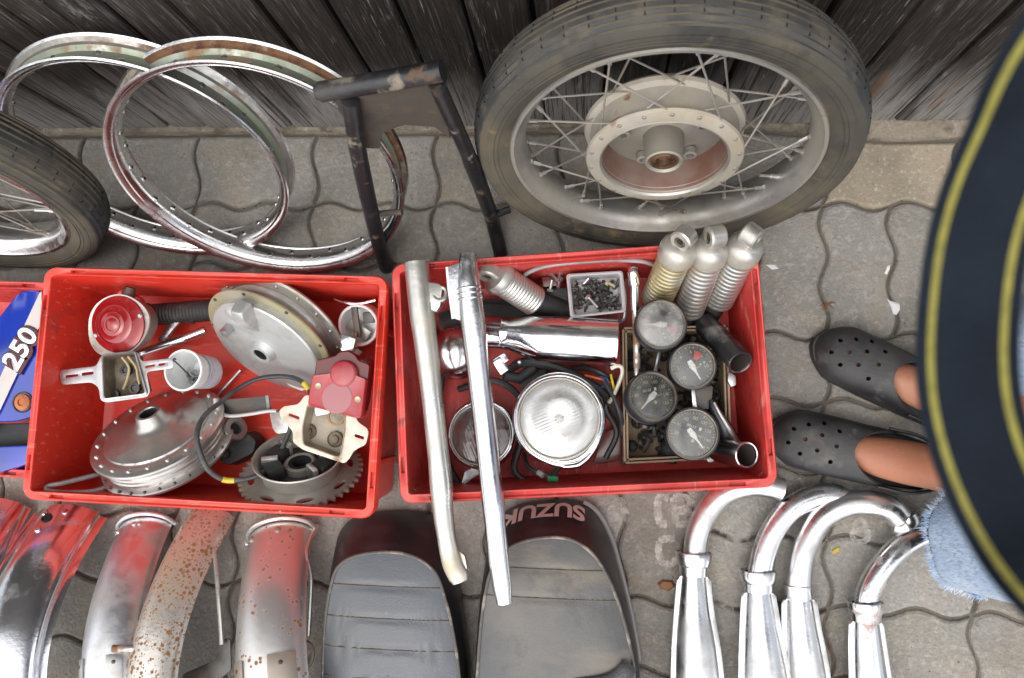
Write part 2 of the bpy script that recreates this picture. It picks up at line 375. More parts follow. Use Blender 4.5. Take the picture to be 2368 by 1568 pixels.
# ================================================================== CRATES
def crate(cx, cy, rot, L, Wd, H, mat, label, slots=True):
    t = thing('plastic_crate', label, 'crate', (cx, cy, 0), 'red plastic crates standing on the paving')
    Mx = Matrix.Translation((cx, cy, 0)) @ Matrix.Rotation(rot, 4, 'Z')
    def ring(w, h, r, z): return [Mx @ V3((x, y, z)) for x, y in rrect(w, h, r)]
    mb = MB()
    lw = .0155
    mb.loft([ring(L - .034, Wd - .034, .02, .004), ring(L - .026, Wd - .026, .022, H - .03)], True, True, False)            # outside wall
    mb.loft([ring(L - 2 * lw, Wd - 2 * lw, .006, H - .0015), ring(L - .044, Wd - .044, .010, .016), ring(L - .07, Wd - .07, .010, .010)], True, False, True)
    shell = mb.build('shell', mat, t, smooth=30)
    mb = MB()
    mb.loft([ring(L - .030, Wd - .030, .016, H - .030), ring(L - .004, Wd - .004, .020, H - .030), ring(L, Wd, .021, H - .004), ring(L - .004, Wd - .004, .02, H),
             ring(L - 2 * lw + .003, Wd - 2 * lw + .003, .007, H), ring(L - 2 * lw, Wd - 2 * lw, .006, H - .003), ring(L - 2 * lw + .001, Wd - 2 * lw + .001, .006, H - .02)], True)
    rim = mb.build('rim', mat, t, smooth=35)
    cut = MB()
    for sx in (-1, 1):
        for sy in (-1, 1):
            cut.box(Mx, .026, .006, .02, (sx * (L / 2 - .062), sy * (Wd / 2 - .0075), H))
            cut.box(Mx, .006, .026, .02, (sx * (L / 2 - .0075), sy * (Wd / 2 - .062), H))
    c = cut.build('cutter', mat)
    md = rim.modifiers.new('slots', 'BOOLEAN'); md.object = c; md.operation = 'DIFFERENCE'; md.solver = 'EXACT'
    dg = bpy.context.evaluated_depsgraph_get(); me = bpy.data.meshes.new_from_object(rim.evaluated_get(dg))
    rim.modifiers.clear(); rim.data = me; bpy.data.objects.remove(c)
    # ribs under the lip at the ends
    for c in [(sx * (L / 2 - .011), sy * Wd) for sy in (-.28, .28) for sx in (-1, 1)] + [(sx * L, sy * (Wd / 2 - .011)) for sx in (-.36, -.12, .12, .36) for sy in (-1, 1)]:
        mb = MB(); mb.box(Mx, .011, .011, H - .06, (c[0], c[1], (H - .04) / 2 + .006)); mb.build('rib', mat, t, bevel=.001)
    return t, Mx
crate1, M1 = crate(-.630, .030, math.radians(-1.1), .607, .397, .19, MAT['red'], 'bright red plastic crate holding brake hubs, a white cup and red tail lamps')
crate2, M2 = crate(-.0075, .070, math.radians(4.4), .596, .393, .19, MAT['red_worn'], 'faded red plastic crate holding gauges, headlights and chrome fork tubes')
crate3, M3 = crate(-1.213, .046, math.radians(-1.1), .58, .345, .156, MAT['red_worn'], 'red plastic crate with the blue side panel in it, cut off by the left edge')

# ================================================================== WHEELS AND RIMS AGAINST THE WALL
def lean(x, y, th, yaw, r, foot):
    n = V3((0, -math.cos(th), math.sin(th))); s = V3((1, 0, 0))
    q = Matrix.Rotation(yaw, 3, 'Z'); n = q @ n; s = q @ s
    return frame((x, y, r * math.cos(th) + foot * math.sin(th)), n, s)
def pol(Mx, r, a, w): return Mx @ V3((r * math.cos(a), r * math.sin(a), w))

def spoked_wheel(Mx, Ro, label, hubkind, rr=.229):
    t = thing('spoked_wheel', label, 'wheel', Mx @ V3((0, -Ro, 0)), 'spoked motorcycle wheels leaning on the wall')
    # tyre: sidewalls and ribbed tread
    k = Ro - .285
    def tread(w): return .285 + k - (abs(w) / .040) ** 2.4 * .012
    prof = [(rr - .004, -.024), (rr + .004, -.032), (.245 + k, -.040), (.258 + k, -.0435), (.268 + k, -.0415)]
    gro = [-.0345, -.026, -.0165, -.006, .006, .0165, .026, .0345]
    tp = []
    for w in gro:
        d = .0022
        tp += [(tread(w), w - .0022), (tread(w) - d, w - .0016), (tread(w) - d, w + .0016), (tread(w), w + .0022)]
    prof2 = [(.268 + k, .0415), (.258 + k, .0435), (.245 + k, .040), (rr + .004, .032), (rr - .004, .024)]
    mb = MB(); N = 120
    mb.cur = 1; mb.lathe(prof + [(tread(-.0385), -.0385)], Mx, N); mb.lathe([(tread(.0385), .0385)] + prof2, Mx, N)
    for a in (.2475 + k, .2535 + k, .2625 + k):   # moulded rings on the sidewall
        mb.lathe([(a - .0012, .0405 - (.258 + k - a) * .15 + .002), (a, .0438 - abs(.256 + k - a) * .18), (a + .0012, .0405 - (.258 + k - a) * .15 + .002)], Mx, N)
    mb.cur = 0; mb.lathe([(tread(-.0385), -.0385)] + tp + [(tread(.0385), .0385)], Mx, N)
    ty = mb.build('tyre', [MAT['tyre'], MAT['tyre_side']], t, smooth=60)
    mb = MB()
    for w in gro:
        mb.lathe([(tread(w) - .0007, w - .0016), (tread(w) - .0007, w + .0016)], Mx, N)
    mb.build('groove_dust', MAT['groove_dust'], ty)['kind'] = 'stuff'
    mb = MB()                                                           # small cross cuts between the ribs
    for w in (-.021, -.011, .011, .021):
        for q in range(52):
            a = (q + (.5 if w > 0 else 0)) * 2 * PI / 52
            p = pol(Mx, tread(w) - .0006, a, w); fr = frame(p, pol(Mx, 1, a, w) - pol(Mx, .5, a, w), (Mx.to_3x3() @ V3((0, 0, 1))))
            mb.box(fr, .006, .0011, .0022)
    mb.build('tread_cut', MAT['hole'], ty)['kind'] = 'stuff'
    # rim
    mb = MB()
    mb.lathe([(rr + .003, .030), (rr + .001, .034), (rr - .004, .0335), (rr - .007, .029), (rr - .012, .024), (rr - .019, .013), (rr - .020, 0), (rr - .019, -.013), (rr - .012, -.024),
              (rr - .007, -.029), (rr - .004, -.0335), (rr + .001, -.034), (rr + .003, -.030), (rr - .002, -.026), (rr - .002, .026)], Mx, N, loop=True)
    rim = mb.build('rim', MAT['alu'] if hubkind else MAT['chrome_rim'], t, smooth=40)
    # hub
    zf, zb = (.036, -.02) if hubkind else (.03, -.03)
    rf = .117 if hubkind else .08
    mb = MB()
    if hubkind:
        mb.lathe([(.094, zf - .004), (.096, zf + .003), (.104, zf + .0035), (.115, zf), (rf, zf - .004), (rf - .002, zf - .009), (.111, zf - .012), (.1095, zf - .03), (.111, zb + .010), (rf + .002, zb + .006), (rf + .004, zb), (rf, zb - .006), (.06, zb - .02), (.02, zb - .026)], Mx, 72)
        hub = mb.build('hub', MAT['alu_cream'], t, smooth=30)
        mb = MB(); mb.lathe([(.094, zf - .004), (.093, zf - .006), (.091, zf - .055)], Mx, 72); mb.build('brake_liner', MAT['liner'], hub)
        mb = MB(); mb.lathe([(.0925, zf + .0015), (.0955, zf + .0045), (.0965, zf + .002), (.0925, zf - .010)], Mx, 72); mb.build('liner_lip', MAT['alu'], hub)
        mb = MB(); mb.lathe([(.0912, zf - .054), (.06, zf - .05), (.045, zf - .046), (.031, zf - .04), (.0285, zf - .005), (.028, zf + .004), (.0255, zf + .006), (.0225, zf + .003), (.021, zf - .002), (.012, zf - .004)], Mx, 48)
        for q in range(5): mb.lathe([(.011, zf - .047), (.0105, zf - .037), (.006, zf - .036), (.005, zf - .045)], Mx @ Matrix.Translation((.062 * math.cos(q * 1.2566 + .5), .062 * math.sin(q * 1.2566 + .5), 0)), 14)
        mb.build('drum_plate', MAT['alu'], hub, smooth=30)
        mb = MB(); mb.lathe([(.0222, zf + .0025), (.019, zf + .0028), (.018, zf), (.014, zf + .001), (.012, zf + .002), (.0105, zf - .006), (.002, zf - .007)], Mx, 32)
        mb.build('bearing', M('rusty_bearing', (.17, .10, .06), .5, .6, [dict(col=(.05, .03, .02), scale=40, lo=.45, hi=.65)]), hub)
    else:
        mb.lathe([(.018, zf + .03), (.02, zf + .012), (.035, zf + .008), (rf, zf), (rf, zf - .006), (.045, zf - .014), (.04, 0), (.045, zb + .014), (rf, zb + .006), (rf, zb), (.03, zb - .01)], Mx, 48)
        hub = mb.build('hub', MAT['alu'], t, smooth=30)
    # spokes and nipples
    ns = 18
    nip = MB()
    for side in (0, 1):
        for q in range(ns):
            a = (q + .5 * side) * 2 * PI / ns
            sg = 1 if q % 2 == 0 else -1
            w0 = (zf - .005) if side else (zb + .004)
            b = a + sg * (.62 if hubkind else .85)
            p0 = pol(Mx, rf - .006, a, w0 + (.004 if sg > 0 else -.003)); p1 = pol(Mx, rr - .018, b, (.006 if side else -.006))
            mb = MB(); d = (p1 - p0).normalized()
            mb.tube([p0, p1], .00165, 6); mb.build('spoke', MAT['spoke'], t)
            nip.tube([p1 - d * .017, p1 - d * .002], .0033, 6); nip.ball(p1 - d * .001, .0052, 8, 5)
            if side and hubkind:
                fr = frame(pol(Mx, rf - .008, a, zf + .0012), Mx.to_3x3() @ V3((0, 0, 1)), Mx.to_3x3() @ V3((1, 0, 0)))
                nip.lathe([(.0035, -.002), (.0035, .0012), (.002, .002), (.0001, .002)], fr, 8)
    nip.build('spoke_nipple', MAT['spoke'], rim)['kind'] = 'stuff'
    # valve stem
    p0 = pol(Mx, rr - .02, -.45, .004); p1 = pol(Mx, rr - .055, -.45, .012)
    mb = MB(); mb.tube([p0, p0.lerp(p1, .4), p0.lerp(p1, .42), p1], [.0055, .0045, .003, .003], 10); mb.build('valve', MAT['alu_bright'], rim)
    return t
spoked_wheel(lean(.117, .419, .272, -.016, .287, .02), .287, 'large dusty spoked wheel with a big open brake hub leaning on the wall', 1)
spoked_wheel(lean(-1.094, .363, .233, -.038, .287, .02), .287, 'dusty tyred wheel cut off by the left edge above the crates', 0)

def bare_rim(Mx, Ro, label, rust):
    t = thing('wheel_rim', label, 'wheel rim', Mx @ V3((0, -Ro, 0)), 'bare chrome rims leaning on the wall')
    N = 128; o = Ro
    mb = MB()
    # outside chrome surface (hub side) with rolled edges
    mb.lathe([(o - .004, .0225), (o - .001, .026), (o - .003, .0285), (o - .007, .0275), (o - .0105, .0235), (o - .015, .019), (o - .021, .011), (o - .0215, 0), (o - .021, -.011), (o - .015, -.019), (o - .0105, -.0235),
              (o - .007, -.0275), (o - .003, -.0285), (o - .001, -.026), (o - .004, -.0225)], Mx, N)
    for s in (-1, 1):   # bead lines
        mb.lathe([(o - .0135, s * .0205), (o - .0150, s * .0215), (o - .0128, s * .0225)], Mx, N)
    body = mb.build('hoop', MAT['chrome_rim'], t, smooth=50)
    mb = MB(); mb.lathe([(o - .004, .0225), (o - .0105, .0185), (o - .012, .0135)], Mx, N); mb.lathe([(o - .012, -.0135), (o - .0105, -.0185), (o - .004, -.0225)], Mx, N)
    mb.build('rust_band', MAT[rust], body)
    mb = MB(); mb.lathe([(o - .012, .0135), (o - .0185, .008), (o - .019, 0), (o - .0185, -.008), (o - .012, -.0135)], Mx, N); mb.build('tyre_bed', MAT['rim_well'], body)
    dm, hl = MB(), MB()
    for q in range(36):
        a = (q + .5) * 2 * PI / 36; w = .0055 if q % 2 else -.0055
        rad = pol(Mx, 1, a, 0) - pol(Mx, 0, a, 0)
        dm.ball(None, .0062, 10, 6, frame(pol(Mx, o - .0205, a, w), rad) @ Matrix.Diagonal((1, 1, .55, 1)))
        hl.disc(frame(pol(Mx, o - .0242, a, w), -rad), .0026, 0, 10)
    dm.build('spoke_dimple', MAT['chrome_rim'], body)['kind'] = 'stuff'; hl.build('spoke_hole', MAT['hole'], body)['kind'] = 'stuff'
    return t
bare_rim(lean(-.729, .414, .44, 0, .233, .0235), .233, 'bare chrome wheel rim behind the other rim, nearer the left edge', 'rim_dull')
bare_rim(lean(-.534, .391, .478, .008, .240, .0235), .240, 'bare chrome wheel rim with a rusty channel in front, beside the black stand', 'rim_rust')

# ---- black centre stand
def PY(x, y, yy):
    d = AX @ V3(((x - PCX) / FPX, -(y - PCY) / FPX, -1))
    return V3((0, 0, CAM_H)) + d * (yy / d.y)
def stand():
    a, b = PY(748, 212, .418), PY(1014, 166, .425)
    t = thing('centre_stand', 'chipped black metal centre stand with a rusty cross plate leaning on the wall', 'stand', (-.31, .32, 0))
    mb = MB(); d = (b - a).normalized()
    mb.tube([a - d * .004, b + d * .006], .0138, 20); mb.tube([a - d * .010, a - d * .003], .010, 16)
    mb.build('pivot_tube', MAT['black_paint'], t)
    la, lb = P(893, 618, .0), P(1158, 590, .0)
    def leg(top, bot, kink, r0, r1):
        path = bez([top, top.lerp(bot, .25) + kink, top.lerp(bot, .7) + kink, bot], 18)
        m = MB(); m.tube(path, [r0 + (r1 - r0) * i / (len(path) - 1) for i in range(len(path))], 14); return m
    ta, tb = a.lerp(b, .22) + V3((0, -.012, -.012)), b + V3((-.004, -.012, -.012))
    leg(ta, la, V3((-.004, -.004, 0)), .0122, .0138).build('leg', MAT['black_paint'], t)
    kb = P(1135, 500, .06)
    m = MB(); path = bez([tb, tb.lerp(kb, .5) + V3((.004, 0, .004)), kb, lb], 24); m.tube(path, [.0115] * 8 + [.0132] * (len(path) - 8), 14); m.build('leg', MAT['black_paint'], t)
    # gusset plate between the legs, below the tube
    dn = ((la - ta).normalized() + (kb - tb).normalized()).normalized()
    n = d.cross(dn).normalized()
    if n.y > 0: n = -n
    p = [a + d * .012, b - d * .002, b + dn * .15 - d * .002, b + dn * .115 - d * .022, a.lerp(b, .6) + dn * .098, a.lerp(b, .38) + dn * .11, a.lerp(b, .30) + dn * .15, a + d * .022 + dn * .14, a + d * .012 + dn * .03]
    m = MB(); m.loft([[q + n * .004 for q in p], [q - n * .002 for q in p]], True, True, True); m.build('cross_plate', MAT['rusty_plate'], t, bevel=.001)
    s = ta.lerp(la, .60); m = MB(); m.tube([s, s + V3((.028, 0, .012)), s + V3((.05, 0, .016))], [.006, .005, .0055], 10); m.build('spring_hook', MAT['rusty_plate'], t)
    s = kb + V3((0, 0, 0)); m = MB(); m.tube([s, s + V3((.035, .012, .004))], .007, 10); m.build('foot_peg', MAT['black_paint'], t)
stand()

# ================================================================== MORE MATERIALS AND HELPERS
MAT['drum'] = M('brushed_drum_aluminium', (.60, .585, .56), .28, .95, [
    dict(col=(.36, .34, .30), scale=9, lo=.45, hi=.7, rough=.45, metal=.8), dict(col=(.22, .20, .17), scale=30, lo=.62, hi=.76, rough=.7, metal=.4)], bump=[(70, .1, 4), (12, .2, 2)])
MAT['plate_alu'] = M('sand_cast_plate', (.47, .48, .47), .45, .55, [
    dict(col=(.27, .26, .24), scale=10, lo=.52, hi=.72, rough=.6), dict(col=(.62, .62, .60), scale=16, lo=.56, hi=.72)], bump=[(90, .18, 4)])
MAT['yellowed'] = M('yellowed_lacquer_alloy', (.37, .335, .20), .40, .4, [dict(col=(.40, .38, .32), scale=12, lo=.45, hi=.65), dict(col=(.16, .12, .07), scale=22, lo=.62, hi=.75)], bump=[(80, .1, 3)])
MAT['steel'] = M('grey_steel', (.40, .40, .41), .38, .9, [dict(col=(.24, .21, .18), scale=14, lo=.5, hi=.7, rough=.6, metal=.5)], bump=[(90, .1, 3)])
MAT['dark_steel'] = M('dark_oily_steel', (.075, .072, .07), .45, .6, [dict(col=(.15, .12, .09), scale=18, lo=.52, hi=.7, rough=.7)], bump=[(60, .2, 4)])
MAT['rubber'] = M('black_rubber', (.022, .022, .023), .6, 0, [dict(col=(.10, .09, .08), scale=22, lo=.54, hi=.72, rough=.85, amt=.7)], bump=[(70, .2, 4)])
MAT['cable'] = M('grey_cable_sheath', (.27, .27, .27), .45, .1, [dict(col=(.14, .13, .12), scale=12, lo=.5, hi=.7)])
MAT['black_cable'] = M('black_cable_sheath', (.03, .032, .034), .42, 0, [dict(col=(.11, .105, .10), scale=16, lo=.52, hi=.7, rough=.7)])
MAT['yellow'] = M('yellow_tape', (.62, .47, .04), .5)
MAT['white'] = M('white_plastic', (.74, .75, .74), .38, 0, [dict(col=(.55, .53, .49), scale=20, lo=.55, hi=.75)])
MAT['cream'] = M('cream_enamel', (.60, .55, .45), .36, .05, [dict(col=(.36, .29, .20), scale=14, lo=.52, hi=.72, rough=.6), dict(col=(.20, .09, .04), scale=26, lo=.64, hi=.74, rough=.8)], bump=[(60, .12, 4)])
MAT['grime'] = M('brown_grime', (.115, .085, .058), .75, .1, [dict(col=(.22, .18, .13), scale=20, lo=.5, hi=.7), dict(col=(.03, .025, .02), scale=26, lo=.54, hi=.7)], bump=[(70, .4, 5)])
MAT['lens_red'] = M('dusty_red_lens', (.25, .006, .008), .22, 0, [dict(col=(.30, .10, .10), scale=9, lo=.48, hi=.75, rough=.5, amt=.8)], bump=[(50, .1, 3)], coat=.5)
MAT['lens_red_dusty'] = M('chalky_red_lens', (.34, .030, .038), .40, 0, [dict(col=(.38, .11, .12), scale=14, lo=.45, hi=.7, rough=.6), dict(col=(.33, .12, .12), scale=7, lo=.56, hi=.7, amt=.6)], coat=.15)
MAT['dark_red'] = M('dark_red_housing', (.11, .010, .010), .3, 0, coat=.4)
MAT['blue'] = M('blue_side_panel_paint', (.008, .035, .36), .16, 0, [dict(col=(.006, .02, .20), scale=5, lo=.45, hi=.7)], coat=1)
MAT['stripe'] = M('white_stripe_paint', (.50, .455, .43), .25, 0, [dict(col=(.44, .38, .34), scale=9, lo=.5, hi=.7)], coat=.6)
MAT['brass'] = M('brown_wire', (.25, .13, .06), .5)
MAT['orange'] = M('orange_rubber', (.42, .13, .03), .55, 0, [dict(col=(.20, .06, .02), scale=30, lo=.5, hi=.7)])
MAT['copper_wire'] = M('tan_wire', (.40, .31, .16), .6)

def slab(mb, pts, z, th, taper=0):
    top = [P(p[0], p[1], z if len(p) < 3 else p[2]) for p in pts]
    c = sum(top, V3()) / len(top)
    mb.loft([[p + (p - c).normalized() * taper - V3((0, 0, th)) for p in top], top], True, True, True)
def plate(outer, holes, th, n=None):
    """flat plate through 3-D outline points, with holes"""
    bm = bmesh.new(); edges = []
    for loop in [outer] + list(holes):
        vs = [bm.verts.new(p) for p in loop]
        edges += [bm.edges.new((vs[i], vs[(i + 1) % len(vs)])) for i in range(len(vs))]
    r = bmesh.ops.triangle_fill(bm, use_beauty=True, use_dissolve=False, edges=edges)
    bmesh.ops.recalc_face_normals(bm, faces=bm.faces)
    fs = [f for f in bm.faces]
    e = bmesh.ops.extrude_face_region(bm, geom=fs)
    nn = V3(n) if n else V3((0, 0, 1))
    bmesh.ops.translate(bm, vec=nn * -th, verts=[v for v in e['geom'] if isinstance(v, bmesh.types.BMVert)])
    mb = MB(); bm.verts.index_update()
    mb.add([v.co.copy() for v in bm.verts], [[v.index for v in f.verts] for f in bm.faces]); bm.free()
    return mb
def ell(cx, cy, rx, ry, z, n=20, rot=0):
    return [P(cx + rx * math.cos(2 * PI * k / n) * math.cos(rot) - ry * math.sin(2 * PI * k / n) * math.sin(rot), cy + rx * math.cos(2 * PI * k / n) * math.sin(rot) + ry * math.sin(2 * PI * k / n) * math.cos(rot), z) for k in range(n)]
def PP(pts): return [P(*p) for p in pts]
def pxs(z): return (CAM_H - z) / FPX                      # metres per survey unit at height z
def rpoly(pts, r, n=4):
    """round the corners of a 2-D polygon"""
    out = []; m = len(pts)
    for i in range(m):
        a, b, c = V3((*pts[i - 1][:2], 0)), V3((*pts[i][:2], 0)), V3((*pts[(i + 1) % m][:2], 0))
        u, v = (a - b), (c - b); d = min(r, u.length * .45, v.length * .45); p, q = b + u.normalized() * d, b + v.normalized() * d
        for k in range(n + 1):
            t = k / n; w = p.lerp(b, t).lerp(b.lerp(q, t), t); out.append((w.x, w.y))
    return out
def text_mesh(body, size, extrude, Mx, bevel=0., bold=0.):
    cu = bpy.data.curves.new('t', 'FONT'); cu.body = body; cu.size = size; cu.extrude = extrude; cu.bevel_depth = bevel
    cu.align_x = 'CENTER'; cu.align_y = 'CENTER'; cu.resolution_u = 4; cu.offset = bevel * .3 + bold
    o = bpy.data.objects.new('t', cu); COL.objects.link(o)
    me = bpy.data.meshes.new_from_object(o.evaluated_get(bpy.context.evaluated_depsgraph_get()))
    mb = MB(); mb.add([Mx @ v.co for v in me.vertices], [list(p.vertices) for p in me.polygons])
    bpy.data.objects.remove(o); bpy.data.meshes.remove(me); bpy.data.curves.remove(cu)
    return mb
def cable(name, label, pts, r, mat, cat='cable', n=8, per=60, group=None):
    path = bez(PP(pts), per); mb = MB(); mb.tube(path, r, n)
    o = mb.build(name, mat); tag(o, label, cat, group); return o
def bolt(mb, Mx, r=.004, L=.02, hr=.007, hh=.005, hexa=True):
    mb.lathe([(r, 0), (r, L)], Mx, 8); mb.lathe([(.0001, -hh), (hr, -hh), (hr, 0), (r, 0)], Mx, 6 if hexa else 12); mb.lathe([(r, L), (.0001, L)], Mx, 8)
def scatter_frame(p):
    return Matrix.Translation(p) @ Euler((R.uniform(0, 6.3), R.uniform(0, 6.3), R.uniform(0, 6.3))).to_matrix().to_4x4()

# ================================================================== FIRST CRATE: CONTENTS
# ---- lying brake drum with a boss (lower left)
Mx = frame(P(360, 986, .128), (-.13, .72, .62))
t = thing('brake_drum', 'polished aluminium brake drum with a raised boss, lying below the slotted lamp bracket', 'brake drum', P(360, 1040, .01), 'aluminium brake drums in the first crate')
mb = MB()
mb.lathe([(.0145, .029), (.0155, .032), (.0200, .032), (.0225, .029), (.026, .018), (.034, .010), (.046, .007), (.075, .003), (.0905, -.002), (.0915, -.0055), (.094, -.0055), (.1135, -.007), (.1165, -.009), (.1165, -.0125), (.112, -.015),
          (.1045, -.017), (.1045, -.021), (.107, -.023), (.1045, -.025), (.1045, -.029), (.107, -.031), (.1045, -.033), (.1045, -.037), (.107, -.039), (.1045, -.041), (.105, -.046), (.1135, -.049), (.117, -.052), (.117, -.056), (.112, -.058), (.02, -.058)], Mx, 80)
dr = mb.build('drum', MAT['drum'], t, smooth=40)
for k in range(20):
    a = 2 * PI * k / 20
    mb = MB(); mb.ball(None, .0043, 8, 5, frame(pol(Mx, .1045, a, -.0055), Mx.to_3x3() @ V3((0, 0, 1))) @ Matrix.Diagonal((1, 1, .7, 1))); mb.build('rivet', MAT['alu_bright'], dr)
for k in range(14):
    a = PI + PI * (k + .5) / 14
    mb = MB(); mb.ball(None, .003, 8, 5, Matrix.Translation(pol(Mx, .113, a, -.0478))); mb.build('rivet', MAT['dark_steel'], dr)
mb = MB(); mb.lathe([(.0146, .030), (.0135, .024), (.013, -.02), (.0001, -.02)], Mx, 28); mb.build('axle_hole', MAT['hole'], dr)
# ---- leaning hub with backing plate (upper middle)
Mx = frame(P(618, 800, .108), (-.28, -.72, .54), (1, -.3, 0)) @ Matrix.Scale(1.06, 4)
t = thing('brake_hub', 'grey brake hub with a yellowed flange and cast backing plate leaning on the crate wall', 'brake hub', P(612, 800, .01), 'aluminium brake drums in the first crate')
mb = MB(); mb.lathe([(.0001, -.012), (.109, -.008), (.1165, -.0075), (.117, -.010), (.114, -.014), (.099, -.018), (.0955, -.022)], Mx, 80); mb.build('yellow_flange', MAT['yellowed'], t)
mb = MB(); mb.lathe([(.0955, -.022), (.0945, -.030), (.097, -.035), (.102, -.038), (.104, -.037), (.1045, -.040), (.116, -.043), (.1185, -.046), (.117, -.050), (.10, -.054), (.02, -.054)], Mx, 80); hb = mb.build('drum', MAT['alu'], t)
for k in range(18):
    a = 2 * PI * (k + .3) / 18; up = Mx.to_3x3() @ V3((0, 0, 1))
    mb = MB(); mb.ball(None, .0034, 8, 5, Matrix.Translation(pol(Mx, .1105, a, -.0410))); mb.build('rivet', MAT['steel'], hb)
    if k % 2: mb = MB(); mb.lathe([(.0032, -.004), (.0030, .002), (.0015, .0028), (.0001, .0028)], frame(pol(Mx, .1115, a, -.0078), up), 8); mb.build('spoke_hole', MAT['dark_steel'], hb)
mb = MB(); mb.lathe([(.1005, -.009), (.1005, .004), (.098, .0065), (.06, .009), (.045, .0095), (.024, .011), (.019, .019), (.0175, .022), (.0125, .022), (.0115, .019)], Mx, 80); pl = mb.build('backing_plate', MAT['plate_alu'], t)
mb = MB(); mb.lathe([(.0118, .0205), (.0112, .018), (.0105, -.005), (.0001, -.005)], Mx, 24); mb.build('axle_hole', MAT['hole'], pl)
mb = MB(); fr = Mx @ Matrix.Rotation(1.78, 4, 'Z')           # raised torque arm lug on the plate
mb.loft([[fr @ V3((x, y * w, z)) for y, z in ((-1, .006), (-.72, h), (.72, h), (1, .006))] for x, w, h in ((.044, .010, .0095), (.056, .012, .016), (.074, .014, .025), (.092, .015, .030), (.106, .015, .029), (.111, .012, .008))], False, True, True)
mb.build('torque_lug', MAT['plate_alu'], pl, bevel=.005, bseg=3, smooth=60)
mb = MB(); fr = Mx @ Matrix.Translation((-.060, .028, .008)) @ Matrix.Rotation(.4, 4, 'Z'); mb.box(fr, .013, .013, .022, (0, 0, .008)); mb.build('cam_stub', MAT['steel'], pl, bevel=.0015)
mb = MB(); mb.ball(None, .019, 20, 8, Mx @ Matrix.Translation((-.038, .062, .004)) @ Matrix.Diagonal((1.5, .8, .5, 1))); mb.build('cast_bump', MAT['plate_alu'], pl)
mb = MB(); fr = Mx @ Matrix.Translation((.012, -.1, -.006)); slab(mb, rpoly([(640, 868), (700, 872), (745, 862), (750, 880), (700, 905), (672, 895)], 8), .045, .012); mb.build('brake_arm', MAT['alu'], t, bevel=.002)

# ---- round red tail lamp (upper left)
t = thing('tail_lamp', 'round dusty red tail lamp in a grey pear shaped housing near the crate corner', 'tail lamp', P(275, 760, .01), 'loose lamps in the first crate')
Mx = frame(P(277, 750, .135), (-.05, -.12, 1), (1, .25, 0))
def pear(r, z, k=.16):
    return [Mx @ V3((r * (1 + k * max(0, -math.cos(a - .6)) ** 3 + .05 * math.cos(3 * a)) * math.cos(a), r * (1 + k * max(0, -math.cos(a - .6)) ** 3) * math.sin(a) * .92, z)) for a in [2 * PI * i / 56 for i in range(56)]]
mb = MB(); mb.loft([pear(.030, -.05), pear(.052, -.03), pear(.0565, -.006), pear(.0585, .001), pear(.0575, .004), pear(.052, .003)], True, True, True); mb.build('housing', MAT['alu'], t)
mb = MB(); mb.lathe([(.051, .0035), (.0500, .0065), (.045, .0085), (.0385, .0120), (.034, .0165), (.0335, .0145), (.030, .0150), (.024, .0185), (.022, .0205), (.021, .0195), (.012, .0215), (.008, .0235), (.0001, .0240)], Mx, 56)
ln = mb.build('lens', MAT['lens_red'], t, smooth=25)
mb = MB(); mb.lathe([(.0155, .0208), (.0150, .0224), (.0118, .0228), (.0112, .0216)], Mx, 40); mb.build('lens_ring', MAT['lens_red'], ln)
for a in (3.35, .1):
    mb = MB(); mb.lathe([(.0042, .004), (.0042, .009), (.0025, .0102), (.0001, .0102)], Mx @ Matrix.Translation((.0465 * math.cos(a), .0465 * math.sin(a), 0)), 14); mb.build('lens_screw', MAT['steel'], ln)
# clamp of a control lever behind it
t = thing('lever_clamp', 'small chrome lever clamp with a red button, wedged behind the round red lamp', 'clamp', P(300, 690, .02))
mb = MB(); mb.tube(PP([(262, 702, .11), (285, 684, .115), (318, 700, .11), (342, 722, .10)]), [.010, .014, .012, .008], 14); mb.build('clamp_body', MAT['chrome'], t, smooth=50)
mb = MB(); mb.tube(PP([(296, 686, .126), (301, 665, .128)]), [.012, .009], 12); mb.build('pivot', MAT['dark_steel'], t)
mb = MB(); mb.ball(P(345, 716, .108), .007); mb.build('button', MAT['lens_red'], t)
# ---- rubber grip
t = thing('handlebar_grip', 'black ribbed rubber handlebar grip lying along the crate wall under the hub', 'handlebar grip', P(420, 725, .02), 'rubber grips')
a, b = P(345, 729, .066), P(500, 716, .062); mb = MB(); path = [a.lerp(b, k / 40) for k in range(41)]
mb.tube(path, [.021 if k == 0 else .0195 + .0012 * (k % 2) for k in range(41)], 20); mb.build('grip', MAT['rubber'], t)
mb = MB(); d = (b - a).normalized(); mb.tube([a - d * .006, a], [.023, .023], 20); mb.build('flange', MAT['rubber'], t)
# ---- levers
t = thing('brake_lever', 'straight chrome lever bar pointing from the white cup to the hub', 'lever', P(390, 800, .02), 'control levers')
mb = MB(); mb.tube(bez(PP([(322, 818, .075), (350, 808, .078), (420, 785, .078), (475, 764, .074)]), 20), [.009, .0085] + [.0078] * 17 + [.0065, .006], 14); mb.build('bar', MAT['chrome'], t)
mb = MB(); mb.ball(P(318, 822, .075), .0125, 14, 8); mb.build('knuckle', MAT['chrome'], t)
mb = MB(); mb.tube(PP([(308, 828, .062), (316, 842, .055)]), .009, 10); mb.build('pivot_bolt', MAT['dark_steel'], t)
t = thing('clutch_lever', 'thin bent grey lever beside the rubber grip', 'lever', P(400, 760, .02), 'control levers')
mb = MB(); mb.tube(bez(PP([(372, 790, .06), (385, 772, .063), (404, 748, .066), (416, 738, .066), (442, 737, .064)]), 22), .005, 10, sq=(1.5, 1)); mb.build('blade', MAT['steel'], t)
mb = MB(); mb.ball(P(444, 739, .064), .008, 12, 7); mb.build('ball_end', MAT['rubber'], t)

